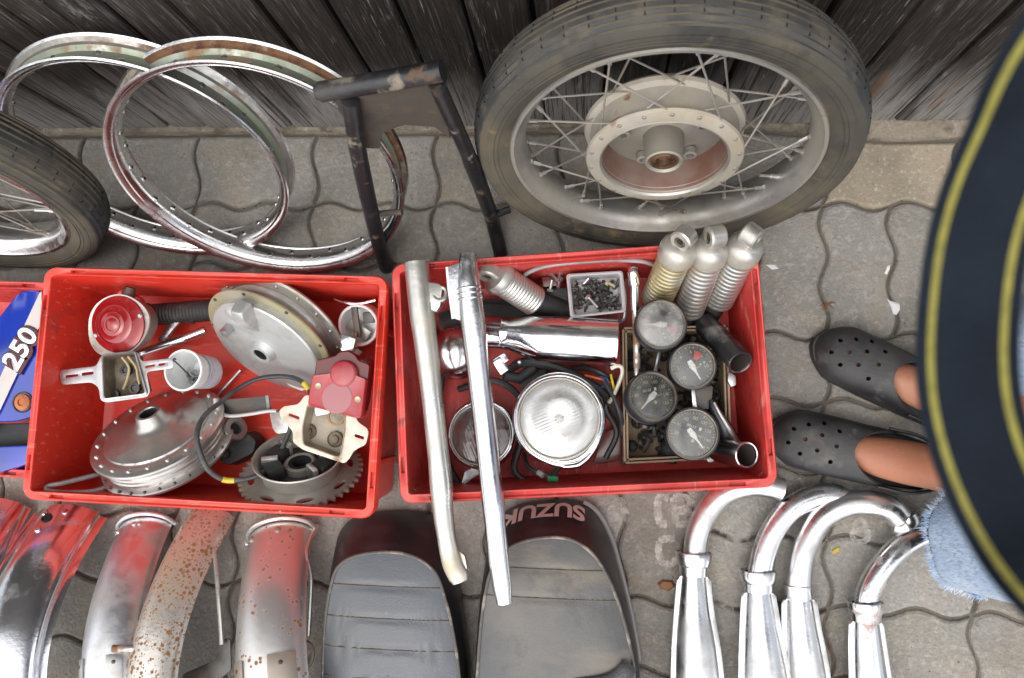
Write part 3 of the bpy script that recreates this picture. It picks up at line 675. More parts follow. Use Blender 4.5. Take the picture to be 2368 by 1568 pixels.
# ---- slotted lamp bracket (left)
t = thing('lamp_bracket', 'grey lamp bracket with slotted ears and a dirty tray below the round red lamp', 'bracket', P(275, 870, .10), 'lamp brackets in the first crate')
z = .148
o = rpoly([(136, 856), (222, 847), (234, 822), (318, 812), (326, 836), (398, 828), (402, 851), (338, 860), (347, 906), (340, 918), (246, 931), (232, 926), (228, 896), (212, 884), (142, 890)], 9, 4)
inn = rpoly([(240, 823), (313, 815), (339, 910), (244, 922)], 7, 3)
sl = [rpoly(q, 2.5, 3) for q in ([(151, 868), (180, 865), (180, 870), (151, 874)], [(189, 862), (216, 859), (216, 865), (189, 869)], [(335, 846), (358, 842), (358, 847), (335, 852)], [(366, 841), (388, 838), (388, 843), (366, 847)])]
mb = plate([P(x, y, z) for x, y in o], [[P(x, y, z) for x, y in q] for q in sl + [inn]], .0025)
mb.build('ear_plate', MAT['steel'], t, bevel=.0006)
mb = MB(); ctr = P(285, 868, z)
def shr(k, dz): return [ctr + (P(x, y, z) - ctr) * k + V3((0, 0, dz)) for x, y in inn]
mb.loft([shr(1.05, -.001), shr(1.07, .003), shr(1.0, .004), shr(.97, -.004), shr(.90, -.026), shr(.70, -.028)], True, False, True); tr = mb.build('tray', [MAT['grime']], t)
mb = MB(); mb.loft([shr(1.055, -.0005), shr(1.075, .0035), shr(1.0, .0045), shr(.98, .001)], True); mb.build('tray_lip', MAT['steel'], t)
for x, y in ((264, 914), (312, 898), (292, 856)):
    mb = MB(); fr = frame(P(x, y, .125), (0, 0, 1)); mb.lathe([(.010, -.003), (.010, .003), (.006, .0035), (.005, .001), (.0001, .001)], fr, 20); mb.build('grommet', MAT['dark_steel'], tr)
for pts in ([(282, 826, .138), (298, 850, .134), (293, 880, .130), (285, 900, .127)], [(296, 824, .139), (314, 848, .135), (318, 868, .132), (322, 888, .128)]):
    mb = MB(); mb.tube(bez(PP(pts), 16), .0022, 7); mb.build('wire', MAT['copper_wire'], tr)

# ---- white cup
t = thing('plastic_cup', 'white plastic cup holding loose screws beside the leaning hub', 'cup', P(462, 858, .04))
Mx = Matrix.Translation(P(423, 856, .139)) @ Matrix.Rotation(-.10, 4, 'Y')
mb = MB(); mb.lathe([(.0285, -.078), (.030, -.076), (.0315, -.03), (.0325, -.026), (.0325, -.024), (.0335, -.006), (.0365, -.005), (.0372, -.001), (.0362, .001), (.0335, .0005), (.0315, -.02), (.028, -.072), (.0001, -.073)], Mx, 48); mb.build('cup', MAT['white'], t, smooth=40)
mb = MB(); mb.lathe([(.0305, -.070), (.0322, -.032)], Mx @ Matrix.Translation((.0009, 0, 0)), 48, a0=-1.2, a1=1.3)
mb.build('label_band', M('cup_label_print', (.62, .62, .66), .4, 0, [dict(col=(.25, .25, .42), scale=60, lo=.52, hi=.6, stretch=(.3, .3, 2.4), amt=.8)]), t)
for k, (x, y, L) in enumerate(((443, 872, .03), (450, 862, .022), (446, 880, .018), (436, 868, .035))):
    mb = MB(); bolt(mb, scatter_frame(P(x, y, .078)), .0028, L, .0055, .004); tag(mb.build('screw', MAT['steel']), None, None)
    o = bpy.data.objects['screw' if k == 0 else 'screw.%03d' % k]; tag(o, ['small grey screw in the white cup, nearest the cup wall at right', 'shortest grey screw among those in the white cup', 'grey screw in the white cup lying nearest the brake drum', 'longest grey screw leaning in the white cup'][k], 'screw', 'screws in the white cup')
t2 = thing('hook_spoke', 'thin dark hooked rod leaning inside the white cup', 'rod', P(430, 860, .08))
mb = MB(); mb.tube(bez(PP([(449, 880, .085), (425, 855, .115), (407, 838, .137), (401, 834, .140), (403, 829, .140), (407, 832, .139)]), 20), .0014, 7); mb.build('rod', MAT['dark_steel'], t2)

# ---- chrome lamp shell (upper right)
t = thing('lamp_shell', 'open chrome lamp shell with a white rim in the upper right crate corner', 'lamp shell', P(825, 755, .03), 'loose lamps in the first crate')
Mx = frame(P(829, 752, .092), (-.1, -.25, 1), (1, .1, 0))
mb = MB(); mb.lathe([(.030, -.05), (.036, -.03), (.0365, 0), (.038, .002), (.0365, .004), (.033, .002), (.032, -.02), (.028, -.034), (.0001, -.036)], Mx, 48); sh = mb.build('shell', MAT['white'], t)
mb = MB(); mb.box(Mx, .012, .055, .006, (-.004, .006, .000)); mb.box(Mx, .02, .02, .012, (.020, .012, -.004)); mb.build('bulb_holder', MAT['dark_steel'], t, bevel=.002)
mb = MB(); mb.box(Mx @ Matrix.Rotation(.9, 4, 'Z'), .02, .045, .012, (-.012, 0, -.02)); mb.build('reflector_flap', MAT['alu'], t, bevel=.002)
mb = MB(); slab(mb, rpoly([(786, 770), (822, 782), (815, 812), (800, 818), (783, 806)], 5), .112, .008); mb.build('clip', MAT['chrome'], t, bevel=.002)
mb = MB(); mb.tube(bez(PP([(822, 770, .10), (823, 800, .105), (826, 812, .10), (830, 824, .09), (845, 832, .085)]), 18), .0022, 7); mb.build('wire', MAT['brass'], t)
o = cable('chrome_hoop', 'thin bright chrome hoop against the upper right crate wall', [(772, 693, .10), (790, 699, .10), (830, 702, .10), (868, 694, .10)], .0028, MAT['chrome'], 'hoop')

# ---- square red lens on its lamp (right)
t = thing('square_tail_lamp', 'square chalky red tail lamp with a round bulge on the cream bracket', 'tail lamp', P(785, 900, .08), 'loose lamps in the first crate')
z = .168
bod = rpoly([(724, 842), (768, 832), (778, 822), (800, 818), (818, 830), (824, 842), (852, 852), (846, 905), (838, 962), (826, 968), (712, 938), (716, 900)], 7, 4)
ctr = P(783, 895, z); pts = [P(x, y, z) for x, y in bod]
def ins(k, dz, sh=(0, 0)): return [ctr + (p - ctr) * k + V3((sh[0], sh[1], dz)) for p in pts]
mb = MB(); mb.loft([ins(.90, -.045, (.004, .02)), ins(1.0, -.02, (.003, .008)), ins(1.0, -.010, (.002, .008)), ins(.94, -.006, (.002, .008))], True, True, True); mb.build('housing', MAT['dark_red'], t)
low = rpoly([(722, 868), (768, 862), (776, 848), (820, 852), (826, 868), (849, 876), (845, 908), (838, 962), (826, 968), (712, 938), (716, 900)], 6, 4)
lp = [P(x, y, z) for x, y in low]; lc = sum(lp, V3()) / len(lp)
def li(k, dz): return [lc + (p - lc) * k + V3((0, 0, dz)) for p in lp]
mb = MB(); mb.loft([li(1.0, -.022), li(1.0, -.001), li(.985, .0025), li(.95, .004), li(.90, .0035)], True, True, True); le = mb.build('lens', MAT['lens_red_dusty'], t)
Mx = frame(P(795, 864, z), (.05, .05, 1)); mb = MB(); mb.lathe([(.0235, -.004), (.0228, .003), (.0195, .0075), (.018, .0082), (.0001, .0085)], Mx, 36); mb.build('lens_bulge', MAT['lens_red_dusty'], le)
Mx = frame(P(779, 921, z + .0035), (0, 0, 1)); mb = MB(); mb.lathe([(.026, -.001), (.0255, .0008), (.0001, .0012)], Mx, 36); mb.build('reflector', M('greyed_reflector', (.33, .13, .14), .4, 0), le)
for x, y in ((736, 893), (827, 924)):
    mb = MB(); mb.lathe([(.0052, -.001), (.0052, .001), (.003, .0005), (.0001, .0003)], frame(P(x, y, z + .004), (0, 0, 1)), 14); mb.build('lens_screw', MAT['yellowed'], le)

# ---- cream bracket under it
t = thing('cream_bracket', 'cream enamelled lamp bracket with two slotted ears under the square red lamp', 'bracket', P(750, 990, .08), 'lamp brackets in the first crate')
z = .142
o = rpoly([(645, 950), (655, 940), (690, 935), (706, 912), (760, 930), (818, 952), (826, 975), (848, 990), (852, 1000), (846, 1028), (820, 1040), (806, 1062), (796, 1072), (700, 1040), (676, 1022), (678, 1000), (664, 982), (648, 966)], 9, 4)
inn = rpoly([(712, 935), (798, 952), (796, 1000), (786, 1058), (702, 1028), (700, 990)], 9, 4)
sl = [rpoly(q, 3, 3) for q in ([(668, 955), (693, 964), (691, 971), (666, 961)], [(820, 1003), (842, 1010), (841, 1017), (819, 1010)])]
mb = plate([P(x, y, z) for x, y in o], [[P(x, y, z) for x, y in q] for q in sl + [inn]], .0035); mb.build('ear_plate', MAT['cream'], t, bevel=.001)
ip = [P(x, y, z) for x, y in inn]; ic = sum(ip, V3()) / len(ip)
def ii(k, dz): return [ic + (p - ic) * k + V3((0, 0, dz)) for p in ip]
mb = MB(); mb.loft([ii(1.03, -.001), ii(1.035, .002), ii(.99, .0015), ii(.95, -.012), ii(.90, -.026), ii(.7, -.028)], True, False, True)
tr = mb.build('tray', M('dirty_cream_tray', (.36, .32, .24), .5, 0, [dict(col=(.16, .13, .085), scale=12, lo=.46, hi=.7), dict(col=(.55, .5, .42), scale=9, lo=.55, hi=.7)]), t)
for x, y in ((712, 998), (774, 1016)):
    mb = MB(); mb.lathe([(.014, -.004), (.0135, .001), (.0125, .0015), (.012, -.002), (.007, -.002), (.006, .002), (.0001, .003)], frame(P(x, y, .119), (0, 0, 1)), 28); mb.build('stud', MAT['grime'], tr)
mb = MB(); slab(mb, rpoly([(726, 942), (760, 940), (764, 956), (730, 962)], 4), .135, .004); mb.build('contact_plate', MAT['alu_bright'], tr, bevel=.001)
mb = MB(); mb.lathe([(.016, 0), (.016, .003), (.012, .003), (.012, 0)], frame(P(778, 962, .132), (0, 0, 1)), 28, loop=True); mb.build('bulb_ring', MAT['brass'], tr)

# ---- sprocket on its carrier (lower right)
t = thing('chain_sprocket', 'toothed chain sprocket with a rubber damper carrier in the lower right crate corner', 'sprocket', P(695, 1110, .01))
Mx = frame(P(697, 1092, .100), (.02, .84, .545))
NT = 44; out = []
for k in range(NT):
    for da, r in ((-.40, .0985), (-.24, .1005), (-.08, .1065), (.08, .1065), (.24, .1005), (.40, .0985)):
        out.append(pol(Mx, r, (k + da) * 2 * PI / NT, .003))
holes = []
for k in range(8):
    a = 2 * PI * (k + .5) / 8
    holes.append([Mx @ V3((.0845 * math.cos(a) + .0058 * math.cos(b) * math.cos(a) - .0150 * math.sin(b) * math.sin(a), .0845 * math.sin(a) + .0058 * math.cos(b) * math.sin(a) + .0150 * math.sin(b) * math.cos(a), .003)) for b in [2 * PI * i / 18 for i in range(18)]])
mb = plate(out, holes, .006, Mx.to_3x3() @ V3((0, 0, 1))); mb.build('toothed_ring', MAT['alu'], t, smooth=25)
mb = MB(); mb.lathe([(.0660, .0032), (.0665, .008), (.069, .024), (.0760, .034), (.0785, .0365), (.0775, .0385), (.074, .037), (.068, .028), (.0645, .012), (.063, .010), (.03, .0095), (.028, .022), (.024, .024), (.020, .022), (.018, .0)], Mx, 72); ca = mb.build('carrier', MAT['alu'], t)
mb = MB(); mb.lathe([(.063, .0105), (.03, .0107)], Mx, 48); mb.build('carrier_floor', MAT['dark_steel'], ca)
for k in range(6):
    a = 2 * PI * (k + .25) / 6; fr = Mx @ Matrix.Rotation(a, 4, 'Z')
    if k != 4: mb = MB(); mb.box(fr, .028, .010, .030, (.049, 0, .024)); mb.build('vane', MAT['alu_bright'], ca, bevel=.002)
    if k in (0, 2, 3, 5): mb = MB(); mb.box(fr @ Matrix.Rotation(.45, 4, 'Z'), .030, .028, .028, (.046, 0, .021)); mb.build('damper', MAT['rubber'], ca, bevel=.004)
mb = MB(); mb.lathe([(.0195, .0225), (.013, .021), (.012, .008), (.0001, .008)], Mx, 28); mb.build('bore', MAT['hole'], ca)

# ---- hoses, strips and small parts
t = thing('black_hose', 'black hose looping from the cream bracket round the lying drum, with yellow tags', 'hose', P(560, 1000, .02))
hp = bez(PP([(722, 918, .13), (706, 890, .12), (680, 874, .11), (640, 870, .11), (590, 878, .115), (545, 902, .125), (510, 930, .15), (478, 955, .185), (459, 985, .20), (456, 1020, .205), (468, 1060, .20), (485, 1090, .19), (520, 1110, .17), (565, 1108, .16), (610, 1092, .15), (640, 1060, .10), (668, 1000, .11), (672, 975, .115)]), 110)
mb = MB(); mb.tube(hp, .0042, 10); mb.build('hose', MAT['black_cable'], t)
for c in ((528, 1111, .168), (708, 893, .121)):
    p = P(*c); k = min(range(len(hp)), key=lambda i: (hp[i] - p).length); mb = MB(); mb.tube(hp[max(0, k - 2):k + 3], .0049, 10); mb.build('tag', MAT['yellow'], t)
cable('thin_rod', 'thin straight grey rod on the floor between the two brake hubs', [(490, 930, .03), (520, 895, .03), (556, 855, .035)], .0032, MAT['steel'], 'rod')
cable('grey_cable', 'grey cable bent in a hairpin in the lower left crate corner', [(262, 1090, .09), (215, 1100, .13), (150, 1116, .16), (112, 1124, .17), (112, 1134, .175), (150, 1139, .175), (215, 1136, .165), (270, 1118, .13)], .0042, MAT['cable'])
t = thing('bent_strip', 'dark steel strip with a bright bent edge between the hubs', 'bracket', P(575, 950, .03))
mb = MB(); mb.loft([[P(x, y, .095), P(x, y, .095) - V3((0, 0, .004))] for x, y in rpoly([(500, 925), (622, 917), (630, 950), (512, 965)], 3, 1)], True, False, False)
mb = MB(); slab(mb, [(503, 926), (620, 916), (628, 952), (514, 958)], .082, .003); mb.build('web', MAT['dark_steel'], t)
mb = MB(); path = bez(PP([(499, 922, .098), (503, 940, .098), (514, 957, .098), (535, 962, .098), (575, 958, .098), (618, 951, .096), (640, 950, .094)]), 26); mb.tube(path, .0032, 8, sq=(1, 2.6)); mb.build('flange_edge', MAT['white'], t)
mb = MB(); slab(mb, rpoly([(622, 953), (655, 950), (672, 985), (664, 1000), (640, 1004), (630, 992)], 6), .088, .005); mb.build('tongue', MAT['steel'], t, bevel=.0015)
mb = MB(); mb.tube(PP([(618, 915, .085), (622, 945, .085)]), .004, 8); mb.build('pin', MAT['steel'], t)
t = thing('small_bush', 'small silver flanged bush lying against the lying brake drum', 'bush', P(545, 990, .03))
Mx = frame(P(545, 990, .075), (.75, .2, .55)); mb = MB(); mb.lathe([(.008, -.03), (.020, -.03), (.021, -.004), (.0225, 0), (.021, .003), (.012, .003), (.010, -.006), (.0001, -.006)], Mx, 36); mb.build('bush', MAT['alu_bright'], t)
mb = MB(); mb.lathe([(.0098, -.004), (.0001, -.004)], Mx, 24); mb.build('bore', MAT['hole'], t)
t = thing('rubber_block', 'black rubber damper block between the lying drum and the sprocket', 'rubber block', P(545, 1045, .02))
mb = MB(); slab(mb, rpoly([(505, 1020), (570, 1000), (592, 1020), (585, 1048), (530, 1075), (508, 1070)], 8), .055, .04, .004); mb.build('block', MAT['rubber'], t, bevel=.004)
mb = MB(); mb.ball(P(520, 1050, .058), .010); mb.build('nub', MAT['rubber'], t)

# ================================================================== LEFTMOST CRATE: BLUE SIDE PANEL
t = thing('side_panel', 'glossy blue side panel with a white stripe and a chrome 250 badge', 'side panel', P(30, 830, .02))
pz = lambda x, y: .150
def sheet(outline, dz, th):
    m = MB(); m.loft([[P(x, y, pz(x, y) + dz - th) for x, y in outline], [P(x, y, pz(x, y) + dz - .002) for x, y in outline], [P(x, y, pz(x, y) + dz) for x, y in [( (a[0]*.985 + 20*.015), (a[1]*.985 + 830*.015)) for a in outline]]], True, True, True); return m
sheet(rpoly([(-110, 860), (-30, 770), (42, 678), (66, 670), (96, 671), (96, 800), (92, 960), (40, 975), (-60, 978), (-120, 978)], 14, 4), 0, .02).build('panel', MAT['blue'], t, smooth=40)
sheet([(92, 676), (97, 672), (98, 742), (0, 950), (-28, 1000), (-60, 1000), (0, 872)], .0035, .0045).build('stripe', MAT['stripe'], t)
d = (P(75, 762, .15) - P(25, 848, .15)).normalized(); Mx = frame(P(50, 806, pz(50, 806) + .0045), (0, 0, 1), d)
text_mesh('250', .050, .0016, Mx, .0016).build('number_badge', MAT['chrome_rust'], t)
text_mesh('250', .050, .0006, Mx @ Matrix.Translation((.0008, -.0024, -.0006)), .0012, .0042).build('badge_edge', M('badge_black', (.06, .012, .016), .35), t)
Mx = frame(P(53, 930, pz(53, 930)), (0, 0, 1)); mb = MB(); mb.lathe([(.019, -.002), (.0185, .002), (.0165, .0015), (.0160, -.001), (.0001, -.001)], Mx, 30); gm = mb.build('grommet', MAT['rubber'], t)
mb = MB(); mb.lathe([(.0155, -.001), (.014, .003), (.007, .0045), (.0065, .002), (.0001, .002)], Mx, 30); mb.build('grommet_core', MAT['orange'], gm)
t = thing('battery_strap', 'black plastic bracket lying below the blue panel in the left crate', 'bracket', P(30, 1010, .02))
mb = MB(); slab(mb, rpoly([(-70, 980), (90, 978), (90, 1024), (20, 1034), (-70, 1036)], 5), .13, .06); mb.build('bracket', MAT['rubber'], t, bevel=.003)
mb = MB(); mb.tube(PP([(62, 990, .118), (66, 1018, .118), (50, 1022, .118)]), .0035, 8); mb.build('clip', MAT['steel'], t)
t = thing('blue_mudguard', 'blue painted panel end at the bottom of the left crate', 'side panel', P(20, 1060, .02))
mb = MB(); slab(mb, rpoly([(-110, 1038), (90, 1028), (90, 1058), (60, 1074), (0, 1092), (-110, 1098)], 6), .168, .05, .003); mb.build('panel', MAT['blue'], t, bevel=.004)

# ================================================================== SECOND CRATE: CONTENTS
MAT['lacquer_alu'] = M('lacquered_fork_alloy', (.56, .55, .51), .30, .85, [
    dict(col=(.42, .37, .27), scale=10, lo=.52, hi=.72, rough=.5, metal=.4), dict(col=(.72, .72, .70), scale=6, lo=.5, hi=.7, rough=.2)], bump=[(70, .12, 4), (12, .18, 2)])
MAT['spring_yellow'] = M('yellowed_spring_steel', (.46, .39, .22), .36, .65, [dict(col=(.55, .53, .47), scale=14, lo=.5, hi=.68), dict(col=(.25, .15, .06), scale=20, lo=.6, hi=.74)])
MAT['spring_grey'] = M('stained_spring_steel', (.44, .42, .39), .36, .75, [dict(col=(.34, .22, .14), scale=13, lo=.53, hi=.7, metal=.4), dict(col=(.6, .6, .58), scale=9, lo=.5, hi=.7)])
MAT['spring_pale'] = M('pale_spring_steel', (.54, .53, .50), .34, .8, [dict(col=(.45, .37, .22), scale=15, lo=.55, hi=.72, metal=.5)])
MAT['shock_alloy'] = M('dulled_shock_alloy', (.50, .49, .46), .36, .85, [dict(col=(.36, .32, .25), scale=12, lo=.48, hi=.7, rough=.6, metal=.2)], bump=[(80, .12, 4)])
MAT['grey_plastic'] = M('grey_plastic_tray', (.36, .35, .36), .45, 0, [dict(col=(.27, .26, .25), scale=16, lo=.5, hi=.7)])
MAT['card'] = M('brown_cardboard', (.33, .24, .16), .85, 0, [dict(col=(.22, .15, .09), scale=18, lo=.5, hi=.7)], bump=[(120, .2, 3, (1, 1, .2))])
MAT['rust_rod'] = M('rusty_chrome_rod', (.6, .58, .55), .25, .95, [dict(col=(.20, .09, .04), scale=26, lo=.46, hi=.6, rough=.8, metal=.1)])
MAT['bezel'] = M('black_gauge_case', (.022, .022, .024), .38, 0, [dict(col=(.10, .095, .085), scale=16, lo=.54, hi=.7, rough=.7)], bump=[(70, .1, 3)])
MAT['bezel_ring'] = M('tarnished_gauge_ring', (.22, .19, .15), .4, .6, [dict(col=(.10, .07, .05), scale=26, lo=.5, hi=.7)])
MAT['dial'] = M('gauge_dial_black', (.020, .022, .022), .6, 0, [dict(col=(.07, .075, .075), scale=24, lo=.5, hi=.7, amt=.6)])
MAT['dial_mark'] = M('dial_mark_pale_yellow', (.42, .44, .22), .6)
MAT['dial_white'] = M('dial_mark_white', (.72, .72, .70), .5)
MAT['dial_red'] = M('dial_red_zone', (.52, .05, .035), .5)
MAT['needle'] = M('white_needle', (.80, .79, .76), .4)
MAT['worn_black'] = M('worn_black_tube', (.03, .03, .032), .4, .3, [dict(col=(.24, .24, .23), scale=20, lo=.47, hi=.60, rough=.45, metal=.6)], bump=[(50, .2, 4)])
MAT['pipe_in'] = M('pipe_bore', (.06, .045, .04), .7, .3)
def glass(name, rough=.03, fac=.10, tint=(1, 1, 1), dust_glare=.12):
    m = bpy.data.materials.new(name); m.use_nodes = True; t = m.node_tree; t.nodes.clear(); L = t.links.new
    out = t.nodes.new('ShaderNodeOutputMaterial'); tr = t.nodes.new('ShaderNodeBsdfTransparent'); tr.inputs[0].default_value = (*tint, 1)
    gl = t.nodes.new('ShaderNodeBsdfGlossy'); gl.inputs['Roughness'].default_value = rough
    df = t.nodes.new('ShaderNodeBsdfDiffuse'); df.inputs[0].default_value = (.5, .48, .45, 1)
    fr = t.nodes.new('ShaderNodeFresnel'); fr.inputs[0].default_value = 1.5
    a = t.nodes.new('ShaderNodeMath'); a.operation = 'ADD'; L(fr.outputs[0], a.inputs[0]); a.inputs[1].default_value = fac
    mx = t.nodes.new('ShaderNodeMixShader'); L(a.outputs[0], mx.inputs[0]); L(tr.outputs[0], mx.inputs[1]); L(gl.outputs[0], mx.inputs[2])
    n = t.nodes.new('ShaderNodeTexNoise'); n.inputs['Scale'].default_value = 30; n.inputs['Detail'].default_value = 5
    tc = t.nodes.new('ShaderNodeTexCoord'); L(tc.outputs['Object'], n.inputs[0])
    mr = t.nodes.new('ShaderNodeMapRange'); L(n.outputs[0], mr.inputs[0]); mr.inputs[1].default_value = .35; mr.inputs[2].default_value = .8; mr.inputs[4].default_value = dust_glare * 2  # strength of the diffuse veil: dust film and painted reflection
    m2 = t.nodes.new('ShaderNodeMixShader'); L(mr.outputs[0], m2.inputs[0]); L(mx.outputs[0], m2.inputs[1]); L(df.outputs[0], m2.inputs[2]); L(m2.outputs[0], out.inputs[0])
    return m
MAT['glass'] = glass('gauge_glass', .14, .05, dust_glare=.17)
MAT['glass_glare'] = glass('glare_gauge_glass', .25, .20, dust_glare=.46)  # strong pale veil paints the sky's reflection into this glass
MAT['lens_glass'] = glass('headlight_glass', .22, .20, dust_glare=.30)  # lens whitened by the diffuse veil, standing in for mirrored sky
MAT['reflector'] = M('headlight_reflector', (.86, .87, .88), .22, 1., [dict(col=(.74, .74, .73), scale=8, lo=.45, hi=.7, rough=.4)])

# ---- two fork legs lying across the crate
def limb(mb, pts, n=22, per=60):
    """pts: (x, y, z, rx, ry) along a bar"""
    q = bez([P(*p[:3]) for p in pts], per); m = len(q); k = len(pts) - 1
    rx = [0] * m; ry = [0] * m; seg = (m - 1) / k
    for i in range(m):
        f = i / seg; a = min(int(f), k - 1); u = f - a; u = u * u * (3 - 2 * u)
        rx[i] = pts[a][3] + (pts[a + 1][3] - pts[a][3]) * u; ry[i] = pts[a][4] + (pts[a + 1][4] - pts[a][4]) * u
    rings = []
    for i in range(m):
        tg = (q[min(i + 1, m - 1)] - q[max(i - 1, 0)]).normalized(); s = tg.cross(V3((0, 0, 1))).normalized(); u = s.cross(tg)
        rings.append([q[i] + s * rx[i] * math.cos(2 * PI * j / n) + u * ry[i] * math.sin(2 * PI * j / n) for j in range(n)])
    mb.loft(rings, True, True, True); return q
t = thing('fork_leg', 'dull lacquered aluminium fork leg lying across the crate, left of the polished one', 'fork leg', P(1010, 1000, .19), 'fork legs lying across the second crate')
mb = MB(); limb(mb, [(963, 608, .212, .0195, .0195), (966, 640, .212, .0200, .0200), (975, 720, .212, .0205, .0205), (985, 800, .212, .0190, .0190), (1000, 930, .212, .0170, .0175), (1012, 1040, .212, .0170, .0170), (1020, 1120, .212, .0185, .017), (1024, 1180, .211, .0165, .016),
     (1032, 1240, .209, .0150, .014), (1044, 1300, .207, .0155, .012), (1058, 1330, .205, .0160, .010), (1064, 1346, .205, .0125, .008)])
mb.build('tube', MAT['lacquer_alu'], t, smooth=50)
mb = MB(); slab(mb, rpoly([(985, 652), (1012, 655), (1022, 662), (1018, 706), (1008, 722), (990, 712)], 6), .222, .014); mb.build('lug_boss', MAT['lacquer_alu'], t, bevel=.003)
Mx = frame(P(1019, 681, .214), (-.05, .1, 1)); mb = MB(); mb.lathe([(.0105, 0), (.0135, .001), (.0140, .005), (.0115, .0085), (.0080, .008), (.0072, .004), (.0072, -.012), (.0105, -.012)], Mx, 28, loop=True); mb.build('lug_eye', MAT['lacquer_alu'], t)
for y0, y1 in ((1290, 1310),):
    mb = MB(); slab(mb, rpoly([(1054, 1270), (1074, 1284), (1080, 1316), (1064, 1322)], 5), .203, .012); mb.build('axle_lug', MAT['lacquer_alu'], t, bevel=.003)
MAT['polished'] = chrome('polished_fork_alloy', .15, tint=(.72, .73, .76), dirt=.05)
t = thing('fork_leg', 'mirror polished fork leg lying across the crate onto the lettered seat', 'fork leg', P(1120, 1000, .19), 'fork legs lying across the second crate')
mb = MB(); limb(mb, [(1082, 588, .226, .0135, .014), (1082, 612, .226, .0155, .017), (1084, 660, .226, .0185, .020), (1092, 740, .226, .0200, .020), (1106, 860, .226, .0185, .0185), (1120, 980, .226, .0180, .018), (1132, 1090, .226, .0175, .017), (1140, 1160, .225, .0175, .0165), (1145, 1215, .222, .0165, .015),
     (1152, 1290, .215, .0165, .014), (1160, 1350, .208, .0155, .012), (1166, 1394, .204, .0125, .010)])
mb.build('tube', MAT['polished'], t, smooth=50)
mb = MB(); mb.loft([[P(1033, 618, .226), P(1070, 606, .238), P(1076, 612, .236)], [P(1036, 660, .226), P(1070, 660, .240), P(1078, 662, .238)], [P(1046, 735, .226), P(1074, 745, .238), P(1084, 745, .236)]], True, True, True); mb.build('brace_flange', MAT['polished'], t)
mb = MB(); mb.tube(PP([(1033, 618, .226), (1037, 665, .226), (1047, 737, .226)]), .0022, 8); mb.build('flange_edge', MAT['white'], t)
for yy in (668, 680, 692):
    a = P(1084 + (yy - 660) * .1, yy, .226); mb = MB(); d = (P(1092, 740, .226) - P(1084, 660, .226)).normalized()
    mb.tube([a - d * .002, a, a + d * .002], [.0198, .0215, .0198], 28); mb.build('collar_ring', MAT['polished'], t)

# ---- shock absorbers
def shock(label, bot, top, r, mat, eye_roll, shaft=None, turns=13):
    a, b = P(*bot), P(*top); d = (b - a).normalized(); L = (b - a).length
    t = thing('shock_absorber', label, 'shock absorber', a - V3((0, 0, .01)), 'shock absorbers in the second crate')
    Mx = frame(a, d, (1, 0, 0))
    mb = MB(); prof = []
    for k in range(turns):
        for q in range(6):
            f = (k + q / 6) / turns; prof.append((r * (1 - .055 + .055 * math.sin(PI * q / 6)), f * L * .70))
    mb.lathe([(.01, 0)] + prof + [(r * .94, L * .70)], Mx, 36)
    mb.build('coil_spring', mat, t, smooth=60)
    mb = MB(); mb.lathe([(r * .9, L * .69), (r * 1.08, L * .695), (r * 1.12, L * .72), (r * 1.12, L * .80), (r * 1.05, L * .855), (r * .80, L * .89), (r * .45, L * .91), (.0001, L * .915)], Mx, 36); mb.build('top_cap', MAT['shock_alloy'], t, smooth=40)
    fr = Mx @ Matrix.Rotation(eye_roll, 4, 'Z') @ Matrix.Translation((0, 0, L * .975)) @ Matrix.Rotation(PI / 2, 4, 'Y')
    mb = MB(); w = .0135; mb.lathe([(.0098, -w), (.0155, -w), (.0180, -w * .8), (.0180, w * .8), (.0155, w), (.0098, w)], fr, 32, loop=True); mb.build('eye', MAT['shock_alloy'], t)
    mb = MB(); mb.lathe([(.0097, -w * .7), (.0055, -w * .85), (.0055, w * .85), (.0097, w * .7)], fr, 24); mb.build('eye_bush', MAT['bezel_ring'], t)
    mb = MB(); s = V3(shaft) if shaft else a - d * .05; mb.tube([a + d * .004, a.lerp(s, .5), s], [r * .7, r * .66, r * .6], 18); mb.build('damper_body', MAT['rubber'], t)
shock('yellowed shock absorber, leftmost of three leaning over the back crate rim', (1517, 692, .10), (1583, 546, .245), .0275, MAT['spring_yellow'], .95)
shock('stained grey shock absorber, middle one of three leaning over the back crate rim', (1592, 716, .09), (1655, 542, .242), .0262, MAT['spring_grey'], .35)
shock('pale shock absorber, rightmost of three leaning over the back crate rim', (1660, 694, .09), (1738, 540, .245), .0262, MAT['spring_pale'], -.7)
shock('pale shock absorber lying slanted beside the polished fork leg, apart from the other three', (1236, 697, .105), (1128, 625, .175), .0268, MAT['spring_pale'], 1.3, P(1320, 720, .07), 12)

# ---- tray with bolts
t = thing('plastic_tray', 'small grey plastic tray of loose bolts behind the big chrome tube', 'tray', P(1380, 690, .07))
to = [P(x, y, .125) for x, y in rpoly([(1308, 634), (1440, 626), (1448, 722), (1318, 736)], 8, 4)]; tcn = sum(to, V3()) / len(to)
def tk(k, dz): return [tcn + (p - tcn) * k + V3((0, 0, dz)) for p in to]
mb = MB(); mb.loft([tk(.84, -.035), tk(.98, -.006), tk(1.0, -.001), tk(.99, .002), tk(.93, .003), tk(.87, .001), tk(.80, -.018), tk(.79, -.020)], True, True, True); mb.build('tray', MAT['grey_plastic'], t, smooth=35)
mb = MB()
for k in range(110):
    p = P(R.uniform(1330, 1428), R.uniform(650, 712), R.uniform(.109, .119)); ty = R.random()
    if ty < .55: bolt(mb, scatter_frame(p), R.uniform(.0015, .0026), R.uniform(.008, .02), R.uniform(.0035, .005), .003)
    else: mb.lathe([(.0022, 0), (.0045, 0), (.0045, .003), (.0022, .003)], scatter_frame(p), 6, loop=True)
